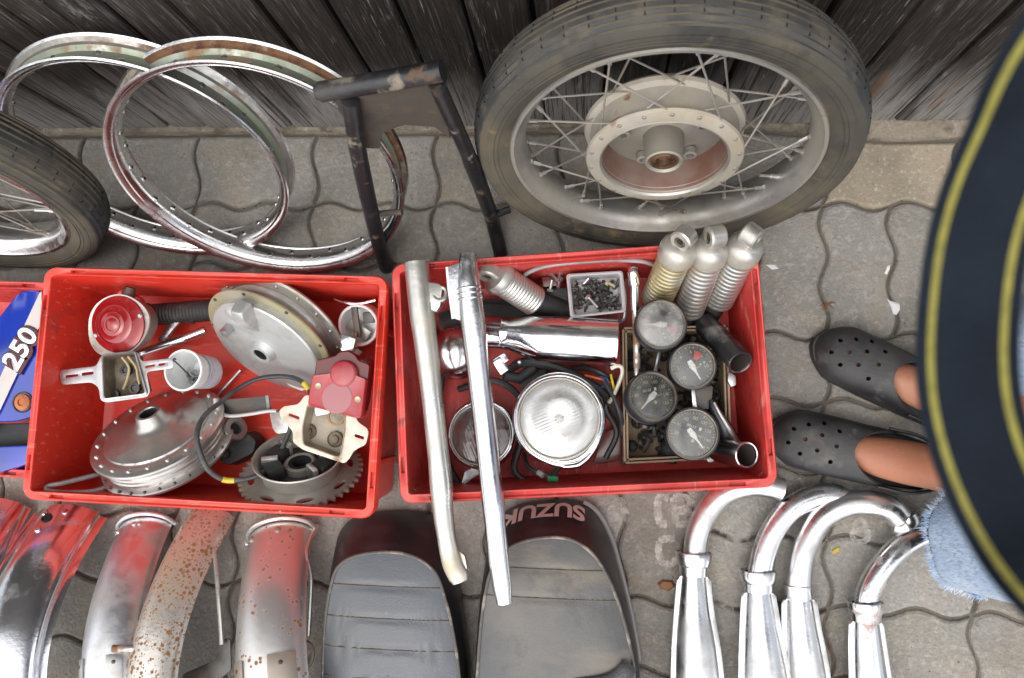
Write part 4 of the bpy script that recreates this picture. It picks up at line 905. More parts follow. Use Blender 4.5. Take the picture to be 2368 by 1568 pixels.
o = mb.build('loose_bolts', MAT['dark_steel']); tag(o, 'pile of small loose bolts and nuts in the grey tray', 'bolts', kind='stuff')
for nm, lb, c, L, mt in (('bolt', 'long bright bolt lying on the pile in the grey tray', (1362, 690, .123), .022, 'alu_bright'), ('bolt', 'short brassy bolt lying at the right end of the grey tray', (1408, 655, .123), .012, 'yellowed'), ('bolt', 'pale grey bolt lying at the left end of the grey tray', (1346, 660, .123), .016, 'steel')):
    mb = MB(); bolt(mb, Matrix.Translation(P(*c)) @ Euler((1.4, .3, R.uniform(0, 6))).to_matrix().to_4x4(), .0028, L, .006, .005); tag(mb.build(nm, MAT[mt]), lb, 'bolt', 'bolts in the grey tray')

# ---- socket wrench
t = thing('socket_wrench', 'chrome socket wrench with a rusty shaft standing beside the grey tray', 'wrench', P(1470, 800, .03))
mb = MB(); mb.tube(PP([(1464, 617, .150), (1464, 620, .150), (1466, 655, .147), (1467, 662, .146)]), [.0085, .0098, .0098, .0075], 18); mb.build('socket', MAT['chrome'], t)
mb = MB(); mb.tube(PP([(1467, 655, .147), (1467, 700, .142), (1468, 716, .140)]), .0068, 14); mb.build('sleeve', MAT['chrome'], t)
mb = MB(); mb.tube(PP([(1468, 700, .142), (1470, 760, .135), (1473, 868, .12)]), .0058, 14); mb.build('shaft', MAT['rust_rod'], t)

# ---- big chrome tube and bowl
t = thing('chrome_tube', 'wide shiny chrome tube with a necked left end lying across the crate', 'tube', P(1290, 800, .05))
mb = MB(); a, b = P(1108, 776, .118), P(1426, 792, .118); d = (b - a).normalized(); side = V3((-d.y, d.x, 0)); rings = []
for f, r, off in ((0, .0275, .006), (.155, .0275, .006), (.165, .0282, .006), (.175, .0272, .0055), (.22, .0278, .005), (.30, .0320, .003), (.38, .0370, .0008), (.44, .0392, 0), (.6, .0400, 0), (.8, .0402, 0), (.985, .0402, 0), (1, .0408, 0), (1, .0385, 0), (.985, .0380, 0), (.7, .0380, 0)):
    c = a.lerp(b, f) + side * off; rings.append([c + side * r * math.cos(2 * PI * j / 40) + V3((0, 0, 1)) * r * math.sin(2 * PI * j / 40) for j in range(40)])
mb.loft(rings); mb.build('tube', MAT['chrome'], t, smooth=40)
mb = MB(); mb.disc(frame(a.lerp(b, .72), -d), .0379, 0, 32); mb.build('bore', MAT['hole'], t)
t = thing('chrome_bowl', 'chrome headlight bowl half hidden between the two fork legs', 'headlight bowl', P(1050, 820, .04))
Mx = frame(P(1048, 815, .100), (-.05, -.05, .99)) @ Matrix.Scale(1.18, 4); mb = MB(); mb.lathe([(.0001, .026), (.012, .025), (.024, .020), (.033, .010), (.0375, -.004), (.039, -.018), (.0405, -.020), (.0405, -.024), (.037, -.026)], Mx, 48); mb.build('bowl', MAT['chrome_rim'], t, smooth=50)
mb = MB(); mb.lathe([(.004, -.001), (.0035, .002), (.0001, .0025)], Mx @ Matrix.Translation((.016, -.026, .008)), 12); mb.build('bowl_hole', MAT['hole'], t)
t = thing('chrome_clamp', 'small bright angular chrome clamp beside the polished fork leg', 'clamp', P(1155, 850, .06))
mb = MB(); fr = frame(P(1156, 846, .135), (.25, -.15, .9), (.6, -.8, 0)); mb.box(fr, .026, .017, .014); mb.box(fr, .016, .026, .008, (-.006, .006, -.010)); mb.build('body', MAT['chrome'], t, bevel=.0022)
mb = MB(); mb.tube(PP([(1165, 868, .10), (1200, 875, .09), (1235, 850, .085)]), .010, 12); mb.build('hose_stub', MAT['rubber'], t)
mb = MB(); mb.ball(P(1201, 838, .115), .0045); mb.build('stud', MAT['alu_bright'], t)

# ---- headlights
def headlight(label, c, n, R0, glass_mat, tip, roll, refl):
    t = thing('headlight', label, 'headlight', c - V3((0, 0, .06)), 'round headlights in the second crate')
    Mx = frame(c, n) @ Matrix.Rotation(roll, 4, 'Z'); N = 72
    def ring(k, z, tp):
        out = []
        for i in range(N):
            a = 2 * PI * i / N; dlt = math.atan2(math.sin(a), math.cos(a)); r = R0 * k * (1 + tip * tp * max(0, 1 - abs(dlt) / .75) ** 1.1)
            out.append(Mx @ V3((r * math.cos(a), r * math.sin(a), z)))
        return out
    mb = MB(); mb.loft([ring(.96, -.020, .8), ring(1.0, -.012, 1), ring(1.0, -.003, 1), ring(.97, .0035, 1), ring(.935, .0045, .9), ring(.915, .002, .7), ring(.90, .0045, .5), ring(.875, .005, .3), ring(.855, .002, .1), ring(.845, -.004, 0)]); be = mb.build('bezel', MAT['chrome'], t, smooth=60)
    mb = MB(); mb.lathe([(R0 * .868, .0030), (R0 * .862, .0052), (R0 * .850, .0056), (R0 * .842, .0030)], Mx, 64); mb.build('gasket', MAT['cream'], be)
    mb = MB(); mb.loft([ring(.958, -.0195, .8), ring(.95, -.03, .5), ring(.80, -.055, 0), ring(.5, -.070, 0), ring(.2, -.074, 0)], True, False, True); mb.build('shell', MAT['rubber'], t)
    mb = MB(); mb.lathe([(R0 * .85, -.004), (R0 * .75, -.018), (R0 * .55, -.033), (R0 * .3, -.042), (.012, -.045), (.0001, -.045)], Mx, 56); mb.build('reflector', refl, t)
    mb = MB(); mb.lathe([(.0075, -.044), (.0075, -.032), (.005, -.028), (.0001, -.027)], Mx, 20); mb.build('bulb', MAT['alu'], t)
    # lens: shallow dome with moulded vertical flutes
    pr = []; K = 26
    mb = MB(); rings = []
    for i in range(K + 1):
        f = i / K; r = R0 * .85 * f; rr_ = []
        for j in range(120):
            a = 2 * PI * j / 120; x, y = r * math.cos(a), r * math.sin(a); z = .0085 * (1 - f * f) - .001
            env = max(0, 1 - (y / (R0 * .8)) ** 2); fl = .0004 * math.sin(x * 2 * PI / .0052) * (1 if abs(y) > R0 * .22 else .35) * env * (f < .97)
            fl += .0007 * math.exp(-((math.hypot(x, y - R0 * .05) - R0 * .42) / .004) ** 2) * (y > -R0 * .1)
            rr_.append(Mx @ V3((x, y, z + fl)))
        rings.append(rr_)
    mb.loft(rings[1:], True, True); mb.build('lens', glass_mat, t, smooth=180)
    return t, Mx, be
headlight('bright round headlight with a pointed chrome bezel in the middle of the crate', P(1292, 968, .158), (.02, .02, 1), .0768, MAT['lens_glass'], .13, -1.15, MAT['reflector'])
t, Mx, be = headlight('round headlight with dark glass lying under the polished fork leg', P(1112, 1004, .088), (-.10, .10, 1), .0615, glass('dusty_headlight_glass', .08, .06, dust_glare=.16), .02, .4, M('mottled_reflector', (.22, .21, .20), .25, .9, [dict(col=(.32, .05, .05), scale=9, lo=.5, hi=.6)]))  # reflector: dark mirror colour with red patches at random
mb = MB(); slab(mb, rpoly([(1074, 1090), (1112, 1072), (1118, 1092), (1090, 1108), (1074, 1122), (1066, 1118)], 5), .09, .008); mb.build('mounting_ear', MAT['steel'], t, bevel=.002)

# ---- cardboard box under the gauges with dark small parts
t = thing('cardboard_box', 'open cardboard box of dark small parts under the four gauges', 'box', P(1560, 910, .011))
bc = [P(1438, 757, .095), P(1442, 1073, .095), P(1692, 1060, .095), P(1682, 752, .095)]
for k in range(4):
    a, b = bc[k], bc[(k + 1) % 4]; d = (b - a).normalized(); nn = V3((-d.y, d.x, 0)) * .0045
    for o_ in (0, 1):
        mb = MB(); s = nn * (o_ * 1.15); p = [a + s, b + s, b + s + nn * .7, a + s + nn * .7]; top = V3((0, 0, -.004 * o_))
        mb.loft([[V3((q.x, q.y, .012)) for q in p], [q + top for q in p]], True, True, True); mb.build('side_panel', MAT['card'], t)
mb = MB(); mb.loft([[V3((q.x, q.y, .011)) for q in bc], [V3((q.x, q.y, .016)) for q in bc]], True, True, True); mb.build('bottom_panel', MAT['card'], t)
mb = MB()
for k in range(150):
    f = scatter_frame(P(R.uniform(1460, 1668), R.uniform(775, 1052), R.uniform(.018, .062))); q = R.random()
    if q < .4: mb.tube([f @ V3((0, 0, 0)), f @ V3((.012, 0, .01)), f @ V3((.02, .012, .004))], R.uniform(.003, .006), 8)
    elif q < .7: bolt(mb, f, .004, R.uniform(.015, .03), .008, .006)
    else: mb.lathe([(.006, 0), (.012, 0), (.012, .005), (.006, .005)], f, 14, loop=True)
tag(mb.build('small_parts', [MAT['dark_steel']]), 'heap of dark oily small parts in the cardboard box', 'small parts', kind='stuff')
for c, r, lb in (((1550, 1040, .07), .016, 'large dark grey knob lying in the front left of the cardboard box'), ((1462, 1032, .06), .010, 'small dark knob in the near left corner of the cardboard box')):
    Mx = frame(P(*c), (.3, -.5, .8)); mb = MB(); mb.lathe([(.0001, r * .9), (r * .6, r * .8), (r, r * .2), (r, -r * .4), (r * .7, -r), (.0001, -r)], Mx, 20); tag(mb.build('knob', MAT['rubber']), lb, 'knob')

# ---- gauges
def gauge(label, c, n, R0, roll, kind, needle, glass_mat):
    t = thing('gauge', label, 'gauge', c - V3((0, 0, .06)), 'round gauges in the second crate')
    Mx = frame(c, n) @ Matrix.Rotation(roll, 4, 'Z')
    mb = MB(); mb.lathe([(.0001, -.072), (R0 * .55, -.070), (R0 * .72, -.062), (R0 * .80, -.045), (R0 * .90, -.040), (R0 * .97, -.030), (R0 * .93, -.028), (R0 * .93, -.012), (R0, -.010), (R0, -.001), (R0 * .97, .003), (R0 * .92, .0035), (R0 * .90, .0015)], Mx, 56); mb.build('case', MAT['bezel'], t, smooth=40)
    mb = MB(); mb.lathe([(R0 * .925, .0022), (R0 * .91, .0042), (R0 * .87, .0040), (R0 * .855, .0005), (R0 * .85, -.006)], Mx, 56); mb.build('ring', MAT['bezel_ring'], t)
    mb = MB(); mb.disc(Mx, R0 * .86, -.0055, 56); di = mb.build('dial', MAT['dial'], t)
    Rd = R0 * .84; mk = MB(); z = -.0049
    n_t = {'speed': 37, 'tach': 25}[kind]; a0, a1 = math.radians(232), math.radians(-52)
    for k in range(n_t):
        a = a0 + (a1 - a0) * k / (n_t - 1); major = k % (4 if kind == 'speed' else 2) == 0
        fr = Mx @ Matrix.Rotation(a, 4, 'Z'); L = .12 if major else .07
        mk.box(fr, Rd * L, .0010 if major else .0006, .0004, (Rd * (.985 - L / 2), 0, z))
    labs = ['20', '40', '60', '80', '100', '120', '140', '160'] if kind == 'speed' else ['0', '2', '4', '6', '8', '10']
    mk.build('tick_marks', MAT['dial_mark'], di)['kind'] = 'stuff'
    for k, s in enumerate(labs):
        a = a0 + (a1 - a0) * ((k + (1 if kind == 'speed' else .3)) / (len(labs) + (.5 if kind == 'speed' else 0)))
        f = Mx @ Matrix.Translation((Rd * .70 * math.cos(a), Rd * .70 * math.sin(a), z)); text_mesh(s, Rd * (.21 if kind == 'speed' else .24), .0002, f).build('numeral', MAT['dial_mark'], di)
    if kind == 'speed':
        mb = MB(); mb.box(Mx, Rd * .62, Rd * .14, .0005, (-Rd * .10, Rd * .32, z)); mb.build('counter_window', MAT['hole'], di)
        text_mesh('00157', Rd * .17, .0002, Mx @ Matrix.Translation((-Rd * .14, Rd * .31, z + .0005))).build('counter_digits', MAT['dial_white'], di)
        mb = MB(); mb.box(Mx, Rd * .11, Rd * .14, .0006, (Rd * .26, Rd * .32, z)); mb.build('counter_white_digit', MAT['dial_white'], di)
        text_mesh('km/h', Rd * .17, .0002, Mx @ Matrix.Translation((Rd * .34, Rd * .02, z))).build('unit_mark', MAT['dial_mark'], di)
        mb = MB(); mb.disc(Mx @ Matrix.Translation((Rd * .12, -Rd * .28, z + .0004)), Rd * .075, 0, 16); mb.build('lamp_dot', MAT['dial_mark'], di)
    else:
        p = []
        for q in range(9): p.append((.36, 58 - q * 3.4))
        for q in range(9): p.append((.78, 62 - (8 - q) * 4.4))
        mb = MB(); mb.prism([(Rd * r * math.cos(math.radians(a)), Rd * r * math.sin(math.radians(a))) for r, a in p], z - .0002, z + .0002, Mx); mb.build('red_zone', MAT['dial_red'], di)
        for x, y in ((.42, -.05), (.62, -.02)): mb = MB(); mb.disc(Mx @ Matrix.Translation((Rd * x, Rd * y, z + .0003)), Rd * .06, 0, 14); mb.build('lamp_dot', MAT['dial_mark'], di)
        text_mesh('RPM', Rd * .15, .0002, Mx @ Matrix.Translation((Rd * .22, -Rd * .16, z))).build('unit_mark', MAT['dial_mark'], di)
    f = Mx @ Matrix.Rotation(needle - roll, 4, 'Z')
    mb = MB(); mb.prism([(-.010, -.0035), (0, -.0050), (.012, -.0016), (Rd * .78, -.0008), (Rd * .78, .0008), (.012, .0016), (0, .0050), (-.010, .0035)], -.0036, -.0024, f); mb.build('needle', MAT['needle'], t)
    mb = MB(); mb.box(f, Rd * .08, .0018, .0013, (Rd * .80, 0, -.003)); mb.build('needle_tip', MAT['dial_red'], t)
    mb = MB(); mb.lathe([(.0052, -.0048), (.0050, -.0014), (.0035, -.0006), (.0001, -.0004)], Mx, 20); mb.build('needle_hub', MAT['needle'], t)
    mb = MB(); mb.lathe([(R0 * .87, .0008), (R0 * .6, .0018), (R0 * .3, .0024), (.0004, .0026)], Mx, 48); mb.build('glass', glass_mat, t)
    return t
gauge('rev counter gauge with a pale reflection coloured into its glass, farthest of the four gauges', P(1528, 750, .172), (.03, .08, 1), .0425, -1.2, 'tach', PI, MAT['glass_glare'])
gauge('rev counter gauge with a red zone, nearest the dark open pipe', P(1601, 846, .160), (.05, .02, 1), .0392, .35, 'tach', -1.02, MAT['glass'])
gauge('speed gauge in a thick black case, nearest the bright headlight', P(1508, 916, .168), (.20, .20, 1), .0425, .25, 'speed', -2.25, MAT['glass'])
gauge('speed gauge nearest the front of the crate beside the open chrome pipe', P(1601, 1003, .160), (.0, .05, 1), .0432, -.35, 'speed', -.92, MAT['glass'])

# ---- open pipes at the right end
def open_pipe(label, pts, r, mat, extra=None):
    q = PP(pts); t = thing('open_pipe', label, 'pipe', q[0] - V3((0, 0, .02)), 'open pipes in the second crate')
    path = bez(q, 24); e = path[-1]; d = (path[-1] - path[-2]).normalized()
    mb = MB(); mb.tube(path, r, 26, caps=False); rim = frame(e, d)
    mb.lathe([(r, -.001), (r * 1.03, 0), (r * .97, .0015), (r * .88, .0008), (r * .86, -.004), (r * .86, -.04)], rim, 26); mb.build('pipe', mat, t, smooth=50)
    mb = MB(); mb.lathe([(r * .855, -.002), (r * .85, -.05), (.0001, -.05)], rim, 24); mb.build('bore', MAT['pipe_in'], t)
    return t
t = open_pipe('dark worn open pipe leaning in the right rear of the crate', [(1628, 748, .085), (1668, 790, .125), (1711, 838, .172)], .0198, MAT['worn_black'])
mb = MB(); slab(mb, rpoly([(1685, 860), (1700, 868), (1702, 890), (1690, 895), (1682, 880)], 4), .125, .01); mb.build('clip', MAT['steel'], t, bevel=.002)
t = open_pipe('chrome open pipe in the near right corner of the crate', [(1640, 1030, .085), (1680, 1045, .13), (1726, 1052, .178)], .0205, MAT['polished'])
t = thing('black_lever', 'black tapered lever with a shiny edge beside the chrome open pipe', 'lever', P(1680, 990, .05), None)
mb = MB(); mb.tube(bez(PP([(1645, 925, .13), (1652, 950, .128), (1675, 990, .12), (1698, 1030, .11)]), 20), [.004 + .009 * min(1, i / 12) for i in range(19)], 12); mb.build('lever', MAT['bezel'], t)
mb = MB(); mb.tube(bez(PP([(1650, 930, .136), (1662, 955, .134), (1684, 992, .127), (1700, 1020, .119)]), 20), [.0025 + .004 * min(1, i / 12) for i in range(19)], 10); mb.build('shiny_edge', MAT['steel'], t)
t = thing('gauge_bracket', 'grey steel gauge bracket between the two right hand gauges', 'bracket', P(1615, 920, .06))
mb = MB(); slab(mb, rpoly([(1600, 895), (1648, 892), (1645, 945), (1604, 948)], 4), .125, .004); mb.build('bracket', MAT['dark_steel'], t, bevel=.001)
mb = MB(); slab(mb, [(1598, 900), (1606, 898), (1612, 944), (1602, 946)], .133, .01); mb.build('bright_edge', MAT['alu_bright'], t, bevel=.001)
mb = MB(); slab(mb, rpoly([(1690, 960 + 90), (1694, 1050), (1640, 1070), (1632, 1062)], 3), .10, .006); mb.build('tab', MAT['steel'], t, bevel=.001)

# ---- cables and wires
cable('grey_cable', 'pale grey cable along the back wall of the crate behind the grey tray', [(1205, 645, .12), (1222, 630, .15), (1265, 615, .165), (1340, 606, .17), (1420, 602, .17), (1480, 604, .165), (1510, 612, .15)], .0036, MAT['cable'])
cable('wire_bail', 'pale bent wire bail beside the right end of the chrome tube', [(1412, 852, .125), (1428, 846, .127), (1438, 852, .127), (1436, 872, .12), (1418, 915, .11), (1408, 930, .10)], .0034, MAT['cream'], 'wire', per=40)
cable('wire_bail', 'thin pale wire bail standing beside the grey tray', [(1441, 652, .12), (1445, 690, .118), (1444, 730, .115), (1436, 742, .11), (1420, 746, .10)], .0028, MAT['steel'], 'wire', per=40)
cable('orange_wire', 'short orange wire beside the bright headlight', [(1352, 868, .10), (1378, 874, .105), (1405, 882, .10), (1418, 890, .09)], .0019, M('orange_wire_sheath', (.62, .14, .03), .45), 'wire', per=30, group='coloured wires by the headlight')
cable('blue_wire', 'short blue wire beside the bright headlight', [(1388, 872, .095), (1404, 878, .10), (1400, 890, .10), (1388, 896, .09)], .0019, M('blue_wire_sheath', (.03, .12, .50), .45), 'wire', per=30, group='coloured wires by the headlight')
cable('yellow_wire', 'short yellow wire beside the wire bail', [(1412, 866, .10), (1416, 884, .105), (1420, 908, .10), (1416, 922, .09)], .0022, MAT['yellow'], 'wire', per=30, group='coloured wires by the headlight')
cable('black_hose', 'thick black hose curving behind the bright headlight', [(1170, 860, .05), (1210, 838, .09), (1270, 845, .10), (1330, 868, .095), (1390, 905, .085), (1425, 950, .075), (1440, 985, .05)], .008, MAT['rubber'], 'hose')
cable('black_hose', 'thin black hose running down beside the bright headlight to the cardboard box', [(1395, 880, .11), (1420, 920, .11), (1436, 968, .10), (1440, 1010, .07)], .0045, MAT['black_cable'], 'hose')
t = thing('connector_wire', 'black wire with green connectors hanging below the bright headlight', 'wire', P(1265, 1090, .06))
mb = MB(); mb.tube(bez(PP([(1212, 1050, .06), (1218, 1075, .09), (1240, 1092, .11), (1270, 1102, .125), (1262, 1098, .13)]), 30), .004, 8); mb.build('wire', MAT['black_cable'], t)
mb = MB(); mb.tube(bez(PP([(1300, 1070, .11), (1288, 1085, .12), (1276, 1100, .128)]), 12), .0045, 8); mb.build('wire', MAT['black_cable'], t)
mb = MB(); mb.tube(PP([(1266, 1106, .13), (1290, 1108, .13)]), .0052, 8); mb.build('green_connector', M('green_connector', (.02, .22, .09), .45), t)
mb = MB(); mb.tube(PP([(1244, 1092, .12), (1256, 1100, .126)]), .005, 8); mb.build('connector', MAT['grey_plastic'], t)
t = thing('control_cluster', 'dark switch block and small bolts wedged between the shock absorber and the tray', 'switch', P(1275, 690, .03))
mb = MB(); slab(mb, rpoly([(1262, 668), (1312, 664), (1316, 742), (1264, 744)], 6), .085, .05); mb.build('block', MAT['rubber'], t, bevel=.004)
mb = MB(); slab(mb, rpoly([(1252, 640), (1288, 636), (1290, 660), (1254, 664)], 4), .09, .03); mb.build('maroon_cap', MAT['dark_red'], t, bevel=.002)
for x, y in ((1276, 634), (1294, 634), (1294, 648), (1272, 668)):
    mb = MB(); bolt(mb, Matrix.Translation(P(x, y, .10)) @ Euler((1.2, .4, x)).to_matrix().to_4x4(), .003, .016, .006, .004); mb.build('bolt', MAT['steel'], t)
t = thing('rubber_boot', 'flattened black rubber boot under the slanted shock absorber', 'rubber boot', P(1170, 715, .02))
mb = MB(); slab(mb, rpoly([(1010, 740), (1090, 700), (1200, 705), (1240, 722), (1190, 738), (1030, 768)], 8), .06, .04); mb.build('boot', MAT['rubber'], t, bevel=.004)
cable('steel_rod', 'short grey rod between the pale glass gauge and the thick cased gauge', [(1526, 808, .10), (1520, 835, .10), (1512, 870, .09)], .004, MAT['steel'], 'rod', per=12)

# dark clutter filling the crate floor
def block(name, label, cat, pts, z, h, mat, bev=.003):
    mb = MB(); slab(mb, rpoly(pts, 6), z, h); tag(mb.build(name, MAT[mat], bevel=bev), label, cat)
block('black_pouch', 'flat black rubber pouch under the left end of the chrome tube', 'pouch', [(1010, 725), (1130, 690), (1240, 700), (1262, 735), (1150, 770), (1030, 770)], .05, .038, 'rubber', .006)
block('ignition_box', 'black square electrical box between the chrome tube and the bright headlight', 'electrical box', [(1195, 860), (1262, 850), (1270, 885), (1205, 900)], .07, .055, 'rubber')
block('maroon_cover', 'dark maroon plastic cover on the crate floor beside the cardboard box', 'cover', [(1395, 1000), (1436, 985), (1438, 1062), (1370, 1075)], .04, .028, 'dark_red')
cable('black_hose', 'black hose snaking under the two fork legs', [(1000, 760, .03), (1020, 870, .05), (1008, 960, .05), (1030, 1060, .05), (1075, 1130, .06), (1150, 1120, .05)], .007, MAT['rubber'], 'hose')
cable('black_hose', 'black hose looped on the crate floor around the dark headlight', [(1060, 900, .03), (1140, 880, .05), (1200, 920, .05), (1205, 1010, .05), (1190, 1090, .05), (1250, 1120, .045), (1340, 1105, .04)], .006, MAT['black_cable'], 'hose')
cable('black_hose', 'black wiring loop between the chrome tube and the gauges', [(1300, 860, .04), (1350, 850, .07), (1400, 870, .08), (1430, 900, .06), (1400, 940, .04), (1425, 1000, .04), (1400, 1060, .04)], .0055, MAT['black_cable'], 'hose')

# ================================================================== FRONT ROW ON THE PAVING
MAT['mirror'] = chrome('mirror_chrome', .16, tint=(.76, .77, .80), rough2=.26, dirt=.03)
MAT['fender_chrome'] = chrome('fender_chrome', .32, dirt=.16, rough2=.42)
MAT['rusty_chrome'] = M('rust_speckled_chrome', (.60, .57, .52), .34, .8, [
    dict(col=(.46, .38, .26), scale=6, lo=.45, hi=.7, rough=.5, metal=.5),
    dict(kind='spots', col=(.21, .10, .035), scale=105, lo=.17, hi=.30, rough=.85, metal=0), dict(kind='spots', col=(.23, .115, .045), scale=210, lo=.16, hi=.28, rough=.85, metal=0)], bump=[(120, .12, 3)])
MAT['spotted_chrome'] = M('rust_spotted_chrome', (.64, .63, .61), .36, .85, [
    dict(col=(.5, .46, .40), scale=5, lo=.5, hi=.72, rough=.4, metal=.6), dict(kind='spots', col=(.22, .10, .035), scale=85, lo=.33, hi=.42, rough=.85, metal=0)], bump=[(120, .06, 3)])
MAT['brown_plate'] = M('brownish_bracket_steel', (.36, .31, .26), .4, .6, [dict(col=(.24, .13, .07), scale=22, lo=.55, hi=.7, rough=.8, metal=.1)])
MAT['vinyl'] = M('grey_black_seat_vinyl', (.055, .064, .076), .36, 0, [dict(col=(.095, .10, .105), scale=5, lo=.42, hi=.75, rough=.45), dict(col=(.15, .145, .14), scale=60, lo=.64, hi=.76, amt=.5)], bump=[(350, .12, 2), (14, .25, 3)], spec=.55)
MAT['vinyl_worn'] = M('dusty_seat_vinyl', (.060, .061, .063), .46, 0, [dict(col=(.13, .12, .105), scale=6, lo=.42, hi=.7, rough=.55), dict(col=(.20, .165, .12), scale=5, lo=.58, hi=.72, stretch=(1, 3, 1), rough=.6, amt=.6), dict(col=(.03, .031, .034), scale=9, lo=.56, hi=.7)], bump=[(350, .12, 2), (16, .35, 3)], spec=.5)
MAT['vinyl_side'] = M('black_seat_side', (.016, .016, .018), .34, 0, [dict(col=(.05, .048, .05), scale=8, lo=.5, hi=.75)], bump=[(300, .15, 2)], spec=.5)
MAT['piping'] = M('tarnished_seat_trim', (.085, .078, .07), .4, .3, [dict(col=(.32, .28, .22), scale=30, lo=.52, hi=.7)])
MAT['grey_trim'] = M('grey_seat_trim', (.22, .215, .21), .4, .1)
MAT['print'] = M('silver_grey_print', (.50, .46, .43), .5)
MAT['stitch'] = M('seam_thread', (.10, .075, .05), .8)

def fender(label, p0, p1, hw, depth, L, hmax, mat, z0=.02, edge=.005, bow=0.):
    """arched mudguard: p0, p1 = survey points on its crown (near end, farther along)"""
    a, b = P(p0[0], p0[1], p0[2]), P(p1[0], p1[1], p1[2]); d = b - a; d.z = 0; d.normalize(); s = V3((-d.y, d.x, 0))
    def crown(u):
        f = 2 * u / L - 1; return V3((a.x, a.y, 0)) + d * u + V3((bow * u * (u - .34) / .029, 0, z0 + depth + hmax * (1 - f * f)))
    def fr(u):
        t_ = (crown(u + .002) - crown(u - .002)).normalized(); return crown(u), s, s.cross(t_) * (1 if s.cross(t_).z > 0 else -1), t_
    prof = []
    for k in range(25):
        q = -1 + 2 * k / 24; prof.append((hw * math.sin(q * 1.35) / math.sin(1.35), -depth * (1 - math.cos(q * 1.35)) / (1 - math.cos(1.35))))
    prof = [(-hw - edge * .2, -depth - .006), (-hw - edge, -depth - .003)] + prof + [(hw + edge, -depth - .003), (hw + edge * .2, -depth - .006)]
    t = thing('mudguard', label, 'mudguard', V3((a.x, a.y, 0)), 'motorcycle mudguards laid out on the paving')
    N = 40; outer, inner = [], []
    for i in range(N + 1):
        c, s_, n, t_ = fr(L * i / N)
        outer.append([c + s_ * x + n * z for x, z in prof]); inner.append([c + s_ * (x * .985) + n * (z - .0016) for x, z in prof])
    mb = MB(); m = len(prof)
    mb.loft([o + list(reversed(i_)) for o, i_ in zip(outer, inner)], True, True, True)
    body = mb.build('blade', mat, t, smooth=60)
    def on(u, x, off=0.):
        c, s_, n, t_ = fr(u); q = x / hw; k = math.asin(max(-1, min(1, q * math.sin(1.35)))) / 1.35
        z = -depth * (1 - math.cos(k * 1.35)) / (1 - math.cos(1.35))
        th = k * 1.2 * depth / hw * 1.5; nn = (n * math.cos(th) + s_ * math.sin(th))
        return c + s_ * x + n * z + nn * off, nn, t_
    return t, body, on, s, d
def rivets(on, spots, r, mat, parent, name='rivet'):
    for u, x in spots:
        p, n, tt = on(u, x, .002); mb = MB(); mb.lathe([(r, -.002), (r * .95, .0008), (r * .55, .0018), (.0001, .002)], frame(p, n, tt), 12); mb.build(name, mat, parent)
def patch(on, u0, u1, x0, x1, th, mat, parent, name='bracket_plate'):
    mb = MB(); rings = []
    K = 8; o = rpoly([(u0, x0), (u1, x0), (u1, x1), (u0, x1)], .010, 4)
    xs = sorted(set([x0 + (x1 - x0) * k / K for k in range(K + 1)]))
    rr = [[on(u0 + (u1 - u0) * i / 6, x, th)[0] for x in xs] + [on(u0 + (u1 - u0) * i / 6, x, .0004)[0] for x in reversed(xs)] for i in range(7)]
    mb.loft(rr, True, True, True); return mb.build(name, mat, parent, bevel=.0008, smooth=40)
def hoop(on, u, hw, r, mat, parent, grow=.006, lift=.004, name='wire_hoop', tails=()):
    pts = [on(u + .0, x, lift)[0] for x in [hw * math.sin(q * PI / 2) for q in [-1 + k / 10 for k in range(21)]]]
    pts = [p + V3((0, .004, 0)) for p in pts]
    pts = list(reversed([pts[0] + (pts[0] - pts[2]) * 0 + V3((0, 0, -.02))])) + pts
    if tails: pts = pts + [P(*q) for q in tails]
    mb = MB(); mb.tube(bez(pts, len(pts) * 3), r, 10); return mb.build(name, mat, parent)

t, b, on, s, d = fender('wide mirror chrome mudguard with rolled edges beside the left frame edge', (126, 1168, .07), (40, 1480, .16), .064, .040, .62, .17, MAT['mirror'], .012, .009, .012)
for sx in (-1, 1):
    mb = MB(); mb.tube([on(.62 * k / 40, sx * .058, .003)[0] for k in range(41)], .0042, 10); mb.build('edge_roll', MAT['mirror'], b)
p, n, tt = on(.022, -.008, .001); mb = MB(); mb.lathe([(.0095, -.001), (.0095, .0015), (.008, .0018), (.0075, .0002), (.0001, .0002)], frame(p, n, tt), 20); mb.build('mount_hole', MAT['hole'], t)
rivets(on, [(.012, -.022), (.012, .018), (.04, -.01)], .006, MAT['mirror'], t, 'bolt_head')
mb = MB(); q = on(.235, -.068, 0)[0]; mb.loft([[q + V3((x * 1, y, z)) for x, y, z in pts] for pts in ([(0, .03, 0), (.018, .012, -.01), (.022, -.012, -.02), (.006, -.03, -.02), (0, -.035, 0)], [(0, .03, -.004), (.018, .012, -.014), (.022, -.012, -.024), (.006, -.03, -.024), (0, -.035, -.004)])], True, True, True); mb.build('side_tab', MAT['fender_chrome'], t)
t, b, on, s, d = fender('short red reflecting chrome mudguard, cut off by the left frame edge', (-20, 1150, .05), (-90, 1420, .1), .052, .034, .6, .12, MAT['mirror'], .012, .006)
rivets(on, [(.03, -.02), (.05, .01)], .006, MAT['mirror'], t, 'bolt_head')
t, b, on, s, d = fender('plain chrome mudguard with two riveted bracket plates, third from the left', (304, 1200, .06), (256, 1500, .16), .049, .030, .60, .155, MAT['fender_chrome'], .012, .003, .008)
hoop(on, .0, .055, .0042, MAT['fender_chrome'], t)
rivets(on, [(.012, -.036), (.010, .0), (.010, .010)], .0045, MAT['alu_bright'], t)
